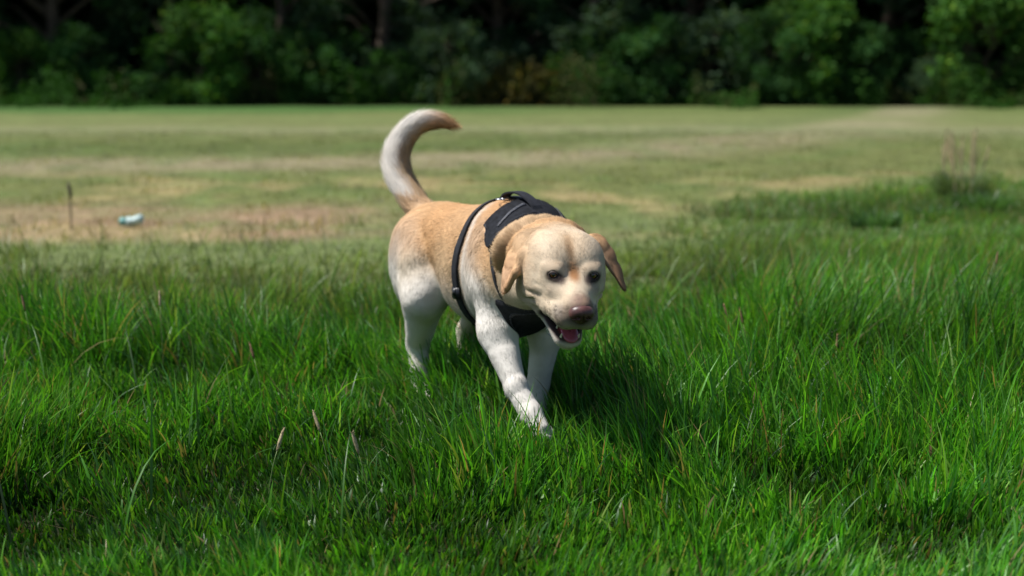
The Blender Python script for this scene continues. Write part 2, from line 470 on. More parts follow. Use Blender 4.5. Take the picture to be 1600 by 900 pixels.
def place(proto, first, x, y, s, rz, label, cat, group, sz=None):
    o = proto if first else copy_tree(proto)
    o.location = (x, y, 0); o.rotation_euler = (0, 0, rz); o.scale = (s, s, sz or s)
    tag(o, label, cat, group); return o
used = set()
def put(kind, x, y, s, label, sz=None):
    src = protoT.get(kind) or protoS[kind]; first = kind not in used; used.add(kind)
    tree = kind in protoT
    return place(src, first, x, y, s, random.uniform(0, 6.28), label, "tree" if tree else "bush",
          "trees along the far edge of the field" if tree else "bushes in front of the trees", sz)
# x, y, kind, scale, label  (x in metres; photo x = 800 + 2444 x / y)
TREES = [(-20.6, 44.3, 'ash', 1.05, "grey-green tree farthest left, well beyond the left frame edge"),
 (-16.5, 44.5, 'oak', 1.0, "dark tree at the far left behind the bushes, beyond the left frame edge"),
 (-12.6, 43.6, 'oak', 1.0, "near-black tree at the left edge of the photo, left of the grey-green tree"),
 (-9.6, 45.0, 'ash', 1.1, "dull blue-green tree left of the tall pale bush"),
 (-6.4, 44.0, 'elm', 0.95, "green tree with hanging bright leaves right of the tall pale bush"),
 (-3.6, 43.8, 'ash', 1.15, "grey-green tree with low rounded branches left of the black gap above the tail"),
 (-0.4, 45.2, 'oak', 1.0, "very dark tree behind the tip of the dog's tail"),
 (2.2, 43.8, 'ash', 1.0, "grey-green tree above the dog's harness"),
 (5.1, 45.4, 'oak', 1.05, "near-black tree right of centre behind the low dark bushes"),
 (8.0, 45.0, 'oak', 0.95, "dark tree directly behind the bright yellow-green bush"),
 (10.8, 45.4, 'ash', 1.0, "shaded grey-green tree behind the small gap at the right"),
 (12.6, 43.6, 'elm', 0.95, "green tree with yellow-lit leaves near the right edge"),
 (15.6, 44.5, 'oak', 1.1, "black tree at the right edge of the photo"),
 (19.0, 44.0, 'elm', 1.0, "green tree beyond the right frame edge")]
for (x, y, kd, s, lb) in TREES: put(kd, x, y, s, lb)
BUSHES = [(-13.0, 41.6, 'bright', 0.75, "green bush low at the far left edge"),
 (-11.6, 42.0, 'mid', 0.85, "mid green bush second from the left edge"),
 (-9.0, 42.2, 'mid', 0.8, "dark green bush left of the tall pale bush"),
 (-8.1, 41.3, 'bright', 1.02, "tall pale green conical bush in the left half", 1.0),
 (-6.7, 42.0, 'mid', 1.0, "leafy green bush right of the tall pale bush"),
 (-5.4, 41.6, 'mid', 0.75, "small round green bush at the left of the black gap"),
 (-3.2, 41.9, 'grey', 0.75, "small grey-green bush standing alone before the black gap"),
 (-1.6, 41.4, 'grey', 1.0, "pale feathery bush just left above the dog's back"),
 (0.2, 41.6, 'warm', 1.1, "low brownish bush behind the dog's shoulders"),
 (2.6, 42.2, 'mid', 0.9, "dark bush above and right of the harness"),
 (3.9, 41.6, 'mid', 0.95, "mid green bush right of the dark bush, above the dog's head"),
 (5.3, 41.9, 'grey', 1.15, "blue-green bush in the middle of the right half"),
 (6.7, 41.5, 'mid', 0.95, "leafy bush left of the brightest bush"),
 (7.9, 41.9, 'bright', 1.15, "brightest yellow-green bush, right of centre"),
 (9.4, 41.8, 'mid', 0.85, "green bush right of the brightest bush"),
 (11.0, 41.3, 'grey', 0.55, "small low grey bush before the shaded tree at the right"),
 (12.5, 41.4, 'bright', 1.3, "tall bush with bright leaves near the right edge"),
 (14.3, 41.6, 'mid', 0.8, "bush at the far right edge")]
for b in BUSHES: put(b[2], b[0], b[1], b[3], b[4])
# undergrowth and the wood behind: one mass each
n = 90000
x = rng.uniform(-30, 30, n); y = rng.uniform(46, 53, n); z = 10.5 * rng.random(n) * (0.75 + 0.4 * fbm(x * 0.4, y * 0.4, 5))
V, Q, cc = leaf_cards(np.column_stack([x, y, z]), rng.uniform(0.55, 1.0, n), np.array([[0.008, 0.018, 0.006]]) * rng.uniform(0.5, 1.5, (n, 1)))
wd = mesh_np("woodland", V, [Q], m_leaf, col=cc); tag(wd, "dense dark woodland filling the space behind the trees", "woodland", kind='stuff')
n = 26000
x = rng.uniform(-17, 17, n); y = 41.8 - (1.0 + 3.6 * sstep(.4, .8, fbm(x * .7, x * 0 + 3, 12))) * rng.random(n); hh = 0.10 + 1.5 * sstep(0.35, 0.75, fbm(x * 0.8, y * 0 + 1, 8)) 
z = hh * rng.random(n)
gcx = fbm(x * 0.6, y, 18)
base = mixc(np.tile(np.array([[0.030, 0.085, 0.014]]), (n, 1)), (0.070, 0.060, 0.030), sstep(0.58, 0.70, gcx) * .8)
V, Q, cc = leaf_cards(np.column_stack([x, y, z]), rng.uniform(0.06, 0.13, n), base * rng.uniform(0.5, 1.4, (n, 1)))
ug = mesh_np("undergrowth", V, [Q], m_leaf, col=cc); tag(ug, "low nettles and brown undergrowth along the foot of the trees", "undergrowth", kind='stuff')

# ================================================================ THE DOG
Hh = np.array([-0.195, 4.31, 0.0]); U = np.array([0.454, -0.891, 0.0]); RS = np.array([-0.891, -0.454, 0.0]); UP = np.array([0, 0, 1.0])
BODY = np.stack([U, RS, UP], 1)            # columns f, s(right), z
def B(f, s, z): return Hh + U * f + RS * s + UP * z
HO = np.array([0.115, 3.430, 0.492])
hf = np.array([0.205, -0.92, -0.35]); hf /= np.linalg.norm(hf)
hl = np.array([0.92, 0.205, -0.055]); hl /= np.linalg.norm(hl); hl = hl - hf * hl.dot(hf); hl /= np.linalg.norm(hl)
hu = np.cross(hf, hl)
HEAD = np.stack([hf, hl, hu], 1)
def Hd(x, y, z): return HO + hf * x + hl * y + hu * z

CREAM = (0.62, 0.510, 0.375); WHITE = (0.74, 0.70, 0.645); TAN = (0.52, 0.305, 0.145); TAN2 = (0.54, 0.375, 0.220); RUST = (0.46, 0.27, 0.14)
PRIMS = []   # dict(kind, ..., k, col, flow, hair)
def ell(c, r, M=None, k=0.04, col=CREAM, flow=None, hair=0.018, op='add', body=True):
    PRIMS.append(dict(t='e', c=np.array(c, float), r=np.array(r, float), M=np.eye(3) if M is None else M, k=k, col=np.array(col),
                      flow=np.array(flow if flow is not None else -U, float), hair=hair, op=op, body=body))
def cone(a, b, r1, r2, k=0.03, col=CREAM, flow=None, hair=0.009, op='add', body=True):
    a = np.array(a, float); b = np.array(b, float)
    PRIMS.append(dict(t='c', a=a, b=b, r1=r1, r2=r2, k=k, col=np.array(col), flow=(b - a) / np.linalg.norm(b - a) if flow is None else np.array(flow, float),
                      hair=hair, op=op, body=body))
def euler(M, ax, ay, az):
    R_ = np.array(Matrix.Rotation(az, 3, 'Z') @ Matrix.Rotation(ay, 3, 'Y') @ Matrix.Rotation(ax, 3, 'X'))
    return M @ R_
BK = -U + np.array([0, 0, -0.25])
DN = np.array([0, 0, -1.0])
# torso
ell(B(0.00, 0, .455), (.135, .118, .105), BODY, k=.03, col=TAN2, flow=BK)
ell(B(0.15, 0, .460), (.17, .105, .103), BODY, k=.05, col=TAN, flow=BK)
ell(B(0.33, 0, .423), (.21, .126, .155), BODY, k=.05, col=TAN2, flow=BK)
ell(B(0.28, 0, .360), (.19, .090, .095), BODY, k=.04, col=CREAM, flow=BK)
ell(B(0.49, 0, .405), (.13, .112, .130), BODY, k=.05, col=CREAM, flow=BK + DN)
ell(B(0.46, 0, .528), (.12, .100, .074), BODY, k=.05, col=TAN, flow=BK)
# tan of the back line handled by paint; shoulders
ell(B(0.455, .080, .425), (.062, .050, .125), euler(BODY, 0, 0.25, 0), k=.03, col=WHITE, flow=DN - U * .3)
ell(B(0.455, -.088, .425), (.062, .050, .130), euler(BODY, 0, 0.25, 0), k=.03, col=CREAM, flow=DN - U * .3)
# right fore leg (reaching forward, crossing under the chest)
E1 = np.array([-0.034, 3.785, 0.278]); W1 = np.array([0.010, 3.700, 0.162]); P1 = np.array([0.046, 3.655, 0.108]); T1 = np.array([0.070, 3.625, 0.080])
cone(B(.50, .085, .390), E1 + [0, .01, .02], .057, .044, k=.035, col=WHITE)
cone(E1 + [-.008, .03, .01], E1, .044, .043, k=.03, col=WHITE, flow=DN)
cone(E1, W1, .0440, .0262, k=.02, col=WHITE)
cone(W1, P1, .0272, .0262, k=.012, col=WHITE)
cone(P1, T1, .0270, .0200, k=.012, col=WHITE)
ell(W1 + [.001, -.002, .002], (.0268, .0262, .030), None, k=.01, col=WHITE, flow=DN)
tdir = T1 - P1; tdir /= np.linalg.norm(tdir); tside = np.cross(tdir, UP); tside /= np.linalg.norm(tside)
for q, ln in ((-.0195, .012), (-.0068, .022), (.0068, .022), (.0195, .012)):
    cone(T1 + tside * q * .75 - tdir * .012, T1 + tside * q + tdir * ln + [0, 0, -.006], .0115, .0105, k=.005, col=WHITE, flow=tdir, hair=.006)
# left fore leg (planted, behind)
E2 = np.array([0.086, 3.895, 0.262]); W2 = np.array([0.068, 3.905, 0.135]); P2 = np.array([0.066, 3.890, 0.040])
cone(B(.49, -.095, .380), E2, .055, .043, k=.035, col=CREAM)
cone(E2, W2, .0410, .0270, k=.02, col=WHITE)
cone(W2, P2, .0275, .0260, k=.012, col=WHITE)
cone(P2, P2 + [.008, -.045, -.018], .0260, .0200, k=.012, col=WHITE)
for q in (-.02, -.007, .007, .02):
    cone(P2 + [q * .8, -.05, -.018], P2 + [q, -.070, -.024], .011, .010, k=.005, col=WHITE, hair=.006)
# right hind leg
K1 = np.array([-0.236, 4.175, 0.315]); H1 = np.array([-0.262, 4.300, 0.165]); F1 = np.array([-0.250, 4.262, 0.045])
ell(B(.015, .085, .385), (.105, .058, .125), euler(BODY, 0, -0.2, 0), k=.035, col=WHITE, flow=DN - U * .3)
ell(B(-.05, .060, .40), (.075, .060, .105), BODY, k=.035, col=WHITE, flow=DN - U * .2)
cone(B(.07, .080, .40), K1, .068, .052, k=.035, col=CREAM, flow=DN - U * .3)
cone(K1, H1, .060, .0320, k=.03, col=WHITE)
cone(H1 + [-.004, .012, .016], F1, .028, .0265, k=.018, col=WHITE)
cone(F1, F1 + [.022, -.055, -.020], .0245, .0200, k=.012, col=WHITE)
for q in (-.02, -.007, .007, .02):
    cone(F1 + [.022 + q * .8, -.055, -.020], F1 + [.030 + q, -.082, -.026], .011, .010, k=.005, col=WHITE, hair=.006)
# left hind leg (trailing)
K2 = np.array([-0.065, 4.290, 0.310]); H2 = np.array([-0.130, 4.445, 0.180]); F2 = np.array([-0.140, 4.455, 0.050])
ell(B(.00, -.080, .385), (.100, .055, .120), BODY, k=.035, col=CREAM, flow=DN - U * .3)
cone(B(.05, -.075, .39), K2, .064, .050, k=.035, col=TAN2)
cone(K2, H2, .050, .0275, k=.03, col=TAN2)
cone(H2, F2, .024, .023, k=.018, col=CREAM)
cone(F2, F2 + [.022, -.05, -.022], .024, .020, k=.012, col=CREAM)
# flank fold
cone(B(.13, .085, .36), B(.045, .10, .34), .022, .030, k=.045, col=WHITE, flow=DN)
# tail
TP = [(-0.232, 4.385, 0.500), (-0.2580, 4.41, 0.528), (-0.2905, 4.43, 0.572), (-0.3185, 4.45, 0.618), (-0.3275, 4.46, 0.676), (-0.3055, 4.46, 0.732),
      (-0.2661, 4.45, 0.768), (-0.2132, 4.44, 0.779), (-0.1737, 4.43, 0.768)]
TR = [.046, .036, .035, .0365, .036, .0325, .027, .019, .009]
_tp = np.array(TP); _tr = np.array(TR); TPF = []; TRF = []
for i in range(8):
    p0, p1, p2, p3 = _tp[max(0, i - 1)], _tp[i], _tp[i + 1], _tp[min(8, i + 2)]
    for t in np.linspace(0, 1, 4, endpoint=False):
        TPF.append(.5 * (2 * p1 + (p2 - p0) * t + (2 * p0 - 5 * p1 + 4 * p2 - p3) * t * t + (3 * p1 - p0 - 3 * p2 + p3) * t ** 3)); TRF.append(_tr[i] * (1 - t) + _tr[i + 1] * t)
TPF.append(_tp[8]); TRF.append(_tr[8]); TPF = np.array(TPF)
for i in range(32):
    cone(TPF[i], TPF[i + 1], TRF[i], TRF[i + 1] + 1e-5, k=.004, col=(CREAM if i < 18 else TAN2), hair=.036)
for i in range(0):
    cone(TP[i], TP[i + 1], TR[i], TR[i + 1], k=.02, col=(CREAM if i < 5 else TAN2), hair=.020)
# neck
cone(B(.46, 0, .440), Hd(-.085, 0, -.030), .112, .080, k=.05, col=TAN2, flow=-hf * .6 + U * -.4, hair=.018)
cone(B(.52, 0, .400), Hd(-.06, 0, -.05), .100, .072, k=.04, col=CREAM, flow=DN - U * .2, hair=.018)
ell(Hd(-.090, 0, -.002), (.045, .078, .052), HEAD, k=.03, col=TAN, flow=-hf, hair=.018)
_arc = [Hd(-.125 + .01 * math.cos(a), -.078 * math.cos(a), -.035 + .066 * math.sin(a)) for a in np.linspace(-.3, pi * .9, 9)]
for i in range(8): cone(_arc[i], _arc[i + 1], .017, .017, k=.016, col=TAN, flow=-hf, hair=.016)
_arc = [Hd(-.180 + .01 * math.cos(a), -.090 * math.cos(a) - .01, -.062 + .072 * math.sin(a)) for a in np.linspace(-.3, pi * .9, 9)]
for i in range(8): cone(_arc[i], _arc[i + 1], .018, .018, k=.020, col=TAN2, flow=-hf, hair=.016)
cone(Hd(-.02, -.060, -.075), B(.56, .05, .40), .030, .042, k=.03, col=CREAM, hair=.016)
cone(Hd(-.02, .050, -.075), B(.56, -.05, .40), .030, .042, k=.03, col=CREAM, hair=.016)
# skull
NB = -hf
ell(Hd(-.018, 0, -.002), (.086, .082, .070), HEAD, k=.03, col=CREAM, flow=NB, hair=.010)
for s in (-1, 1): ell(Hd(-.010, s * .034, .020), (.062, .046, .044), HEAD, k=.03, col=CREAM, flow=NB + hl * s * .2, hair=.010)
for s in (-1, 1):
    ell(Hd(.022, s * .032, .026), (.046, .036, .032), euler(HEAD, 0, .55, 0), k=.030, col=CREAM, flow=NB + hl * s * .3, hair=.009)
    ell(Hd(.005, s * .058, -.036), (.066, .034, .050), HEAD, k=.03, col=CREAM, flow=NB + hl * s * .3, hair=.010)
    ell(Hd(.058, s * .046, -.022), (.036, .022, .020), euler(HEAD, 0, 0, -s * .35), k=.016, col=CREAM, flow=NB, hair=.009)
cone(Hd(.045, 0, -.008), Hd(.160, 0, -.020), .030, .0225, k=.02, col=CREAM, flow=NB, hair=.0075)
cone(Hd(.065, 0, -.034), Hd(.138, 0, -.038), .044, .034, k=.02, col=CREAM, flow=NB, hair=.0075)
for s in (-1, 1):
    cone(Hd(.055, s * .040, -.050), Hd(.144, s * .0215, -.051), .029, .0255, k=.012, col=CREAM, flow=NB + hl * s * .2, hair=.0075)
    # fold of lip running back to the mouth corner
    cone(Hd(.015, s * .066, -.050), Hd(.085, s * .044, -.062), .014, .013, k=.010, col=CREAM, flow=NB, hair=.009)
    cone(Hd(-.005, s * .066, -.072), Hd(.045, s * .050, -.088), .016, .012, k=.012, col=CREAM, flow=NB, hair=.010)
ell(Hd(.163, 0, -.042), (.014, .020, .022), HEAD, k=.012, col=(.50, .40, .34), flow=NB, hair=.003)
# lower jaw, dropped open
JA = Hd(-.015, 0, -.082); JB = Hd(.112, 0, -.126)
cone(JA, JB, .044, .0190, k=.012, col=CREAM, flow=NB, hair=.007)
for s in (-1, 1): cone(Hd(.045, s * .034, -.096), Hd(.112, s * .017, -.122), .016, .013, k=.012, col=WHITE, flow=NB, hair=.0075)
# mouth opening
PRIMS.append(dict(t='e', c=Hd(.108, 0, -.0930), r=np.array([.080, .062, .0142]), M=euler(HEAD, 0, .24, 0), k=.006, col=np.array((.16, .035, .035)), flow=NB, hair=0, op='sub', body=True))
# eye sockets + lids
EYES = [Hd(.0720, s * .0440, .0165) for s in (-1, 1)]
def eye_frame(e, s):
    look = CAMP - e; look /= np.linalg.norm(look); look = look * .5 + hf * .5 + hl * s * .10; look /= np.linalg.norm(look)
    sd = hl * s; sd = sd - look * look.dot(sd); sd /= np.linalg.norm(sd); u_ = np.cross(look, sd) * s
    if u_[2] < 0: u_ = -u_
    return look, sd, u_
CAMP = np.array([0, 0, .92])
for s, e in zip((-1, 1), EYES):
    look, sd, u_ = eye_frame(e, s)
    ell(e - look * .003, (.0175, .0190, .0165), np.stack([look, sd, u_], 1), k=.014, col=CREAM, flow=-hf, hair=.005)
for s, e in zip((-1, 1), EYES):
    look, sd, u_ = eye_frame(e, s)
    PRIMS.append(dict(t='e', c=e + look * .012, r=np.array([.020, .0114, .0078]), M=np.stack([look, sd, u_], 1), k=.004, col=np.array(CREAM), flow=NB, hair=0, op='sub', body=True))
# skin creases: cheek folds above the mouth corner, furrow on the forehead
def groove(a, b, r_, k=.006):
    PRIMS.append(dict(t='c', a=np.array(a), b=np.array(b), r1=r_, r2=r_ * .6 + 1e-5, k=k, col=np.array(CREAM), flow=NB, hair=0, op='sub', body=True))
for s in (-1, 1):
    groove(Hd(.078, s * .070, -.034), Hd(.030, s * .092, -.046), .0055); groove(Hd(.060, s * .070, -.055), Hd(.010, s * .088, -.078), .0055)
    groove(Hd(.088, s * .060, -.010), Hd(.060, s * .078, -.014), .0045)
groove(Hd(.070, 0, .052), Hd(.020, 0, .080), .0060, .012)
# brow over each eye, fill between eye and bridge
for s in (-1, 1):
    cone(Hd(.060, s * .030, .010), Hd(.100, s * .026, -.014), .0165, .0150, k=.016, col=CREAM, flow=NB, hair=.008)
    cone(Hd(.058, s * .050, .000), Hd(.085, s * .042, -.016), .0150, .0140, k=.016, col=CREAM, flow=NB, hair=.008)
    cone(Hd(.068, s * .034, .0290), Hd(.058, s * .058, .0270), .0055, .0060, k=.016, col=CREAM, flow=NB, hair=.004)
# ears
EARC = (.30, .165, .090)  # darker coat for the far ear, its shade painted into the colour
def ear(pts, width, thick, nrm_hint, col):
    pts = [np.array(p) for p in pts]
    for i in range(len(pts) - 1):
        d = pts[i + 1] - pts[i]; L = np.linalg.norm(d); d /= L
        nn = nrm_hint[i] if isinstance(nrm_hint, list) else nrm_hint
        nn = np.array(nn, float); nn -= d * d.dot(nn); nn /= np.linalg.norm(nn); ww = np.cross(d, nn)
        ell((pts[i] + pts[i + 1]) / 2, (L * .78, width[i], thick[i]), np.stack([d, ww, nn], 1), k=.010, col=col[i], flow=d, hair=.006)
EL = [(0.052, 3.470, 0.558), (0.020, 3.455, 0.532), (0.002, 3.440, 0.500), (-0.008, 3.432, 0.468), (-0.0165, 3.428, 0.437)]
ear(EL, [.034, .031, .026, .015], [.011, .0075, .006, .005], [(-.5, -.75, .5), (-.75, -.65, .1), (-.75, -.65, 0), (-.7, -.7, 0)], [TAN2, TAN, (.52, .32, .19), (.52, .32, .2)])
ER = [(0.176, 3.510, 0.545), (0.202, 3.500, 0.527), (0.220, 3.490, 0.500), (0.236, 3.475, 0.470), (0.249, 3.460, 0.440)]
ear(ER, [.030, .028, .026, .015], [.010, .0075, .006, .005], [(.55, -.6, .5), (.75, -.65, .1), (.80, -.60, 0), (.85, -.5, 0)], [TAN, EARC, EARC, EARC])

cone((0.058, 3.450, .556), (0.026, 3.424, .520), .010, .009, k=.012, col=TAN2, hair=.006)
cone((0.026, 3.424, .520), (0.008, 3.408, .480), .009, .0065, k=.012, col=TAN, hair=.006)
cone((0.008, 3.408, .480), (-0.011, 3.416, .446), .0065, .005, k=.012, col=TAN, hair=.006)
def prim_d(p, X):
    if p['t'] == 'e':
        q = (X - p['c']) @ p['M']
        a = q / p['r']; k0 = np.sqrt(np.sum(a * a, -1)) + 1e-6
        k1 = np.sqrt(np.sum((a / p['r']) ** 2, -1)) + 1e-6
        return k0 * (k0 - 1) / k1
    a, b = p['a'], p['b']; ba = b - a; L2 = ba.dot(ba); rr = p['r1'] - p['r2']
    a2 = L2 - rr * rr
    pa = X - a; y = pa @ ba; z = y - L2
    xx = pa * L2 - y[..., None] * ba; x2 = np.sum(xx * xx, -1); y2 = y * y * L2; z2 = z * z * L2
    k = np.sign(rr) * rr * rr * x2
    d = (np.sqrt(x2 * a2 / L2 ** 1) * 0 + (np.sqrt(x2 * a2 / L2) + y * rr) / L2 - p['r1'])
    c1 = np.sign(z) * a2 * z2 > k; c2 = np.sign(y) * a2 * y2 < k
    d = np.where(c1, np.sqrt(x2 + z2) / L2 - p['r2'], d)
    d = np.where(c2 & ~c1, np.sqrt(x2 + y2) / L2 - p['r1'], d)
    return d

def bbox(p):
    if p['t'] == 'e':
        e = np.sqrt(((p['M'] * p['r']) ** 2).sum(1)); return p['c'] - e, p['c'] + e
    return np.minimum(p['a'] - p['r1'], p['b'] - p['r2']), np.maximum(p['a'] + p['r1'], p['b'] + p['r2'])

def smin(a, b, k):
    h = np.maximum(k - np.abs(a - b), 0) / k; return np.minimum(a, b) - h * h * k * 0.25

def build_grid(prims, h, pad=0.012, lo=None, hi=None):
    bb = [bbox(p) for p in prims if p['op'] == 'add']
    if lo is None: lo = np.min([b[0] for b in bb], 0) - pad; hi = np.max([b[1] for b in bb], 0) + pad
    n = np.ceil((hi - lo) / h).astype(int) + 1
    D = np.full(n, 0.2, np.float32)
    ax = [lo[i] + h * np.arange(n[i]) for i in range(3)]
    for pp in prims:
        a, b = bbox(pp); m = pp['k'] + 0.03
        i0 = np.maximum(0, np.floor((a - m - lo) / h).astype(int)); i1 = np.minimum(n, np.ceil((b + m - lo) / h).astype(int) + 1)
        if np.any(i1 <= i0): continue
        X = np.stack(np.meshgrid(*[ax[j][i0[j]:i1[j]] for j in range(3)], indexing='ij'), -1)
        d = prim_d(pp, X).astype(np.float32)
        s = (slice(i0[0], i1[0]), slice(i0[1], i1[1]), slice(i0[2], i1[2]))
        if pp["op"] == "add": D[s] = smin(D[s], d, pp['k'])
        else: D[s] = -smin(-D[s], d, pp['k'])
    return D, lo, h

def sample(D, lo, h, X):
    g = (X - lo) / h; g = np.clip(g, 0, np.array(D.shape) - 1.001); i = np.floor(g).astype(int); f = g - i
    r = 0
    for a in (0, 1):
        for b in (0, 1):
            for c in (0, 1):
                w = (f[:, 0] if a else 1 - f[:, 0]) * (f[:, 1] if b else 1 - f[:, 1]) * (f[:, 2] if c else 1 - f[:, 2])
                r = r + w * D[i[:, 0] + a, i[:, 1] + b, i[:, 2] + c]
    return r

def grad(D, lo, h, X):
    e = h * 0.8
    g = np.stack([sample(D, lo, h, X + np.eye(3)[k] * e) - sample(D, lo, h, X - np.eye(3)[k] * e) for k in range(3)], 1)
    return g / (np.linalg.norm(g, axis=1)[:, None] + 1e-9)

def nets(D, lo, h):
    """naive surface nets"""
    S = D < 0
    n = np.array(D.shape)
    cs = sum(S[a:n[0] - 1 + a, b:n[1] - 1 + b, c:n[2] - 1 + c].astype(np.int8) for a in (0, 1) for b in (0, 1) for c in (0, 1))
    act = (cs > 0) & (cs < 8)
    idx = -np.ones(act.shape, np.int64); cells = np.argwhere(act); idx[act] = np.arange(len(cells))
    acc = np.zeros((len(cells), 3)); cnt = np.zeros(len(cells))
    for ax_ in range(3):
        o1, o2 = [q for q in range(3) if q != ax_]
        for a in (0, 1):
            for b in (0, 1):
                c0 = cells.copy(); c0[:, o1] += a; c0[:, o2] += b; c1 = c0.copy(); c1[:, ax_] += 1
                d0 = D[c0[:, 0], c0[:, 1], c0[:, 2]]; d1 = D[c1[:, 0], c1[:, 1], c1[:, 2]]
                m = (d0 < 0) != (d1 < 0); t = np.where(m, d0 / np.where(m, d0 - d1, 1), 0)
                pnt = np.zeros((len(cells), 3)); pnt[:, o1] = a; pnt[:, o2] = b; pnt[:, ax_] = t
                acc[m] += pnt[m]; cnt[m] += 1
    V = lo + h * (cells + acc / cnt[:, None])
    Fs = []
    for ax_ in range(3):
        o1, o2 = (ax_ + 1) % 3, (ax_ + 2) % 3
        sl0 = [slice(1, n[k] - 1) for k in range(3)]; sl0[ax_] = slice(0, n[ax_] - 1); sl1 = list(sl0); sl1[ax_] = slice(1, n[ax_])
        a = S[tuple(sl0)]; b = S[tuple(sl1)]; e = np.argwhere(a != b)
        org = np.array([1, 1, 1]); org[ax_] = 0; e = e + org
        inside = S[e[:, 0], e[:, 1], e[:, 2]]
        def gi(d1, d2):
            q = e.copy(); q[:, o1] += d1; q[:, o2] += d2; return idx[q[:, 0], q[:, 1], q[:, 2]]
        f = np.stack([gi(-1, -1), gi(0, -1), gi(0, 0), gi(-1, 0)], 1)
        f[~inside] = f[~inside][:, ::-1]
        Fs.append(f)
    return V, np.vstack(Fs)

D, lo, hg = build_grid(PRIMS, 0.0033)
V, F = nets(D, lo, hg)
N = grad(D, lo, hg, V)
_hd = sstep(.16, .24, np.linalg.norm(V - HO, axis=1))
_q = (V - Hh) @ BODY
def tri_noise(q, n, f, sd):
    w = np.abs(n) ** 2; w /= w.sum(1)[:, None]
    return (fbm(q[:, 1] * f, q[:, 2] * f, sd) * w[:, 0] + fbm(q[:, 0] * f, q[:, 2] * f, sd + 5) * w[:, 1] + fbm(q[:, 0] * f, q[:, 1] * f, sd + 9) * w[:, 2]) - .5
V = V + N * ((tri_noise(_q, N @ BODY, 18, 41) * .0065) * (.15 + .85 * _hd))[:, None]

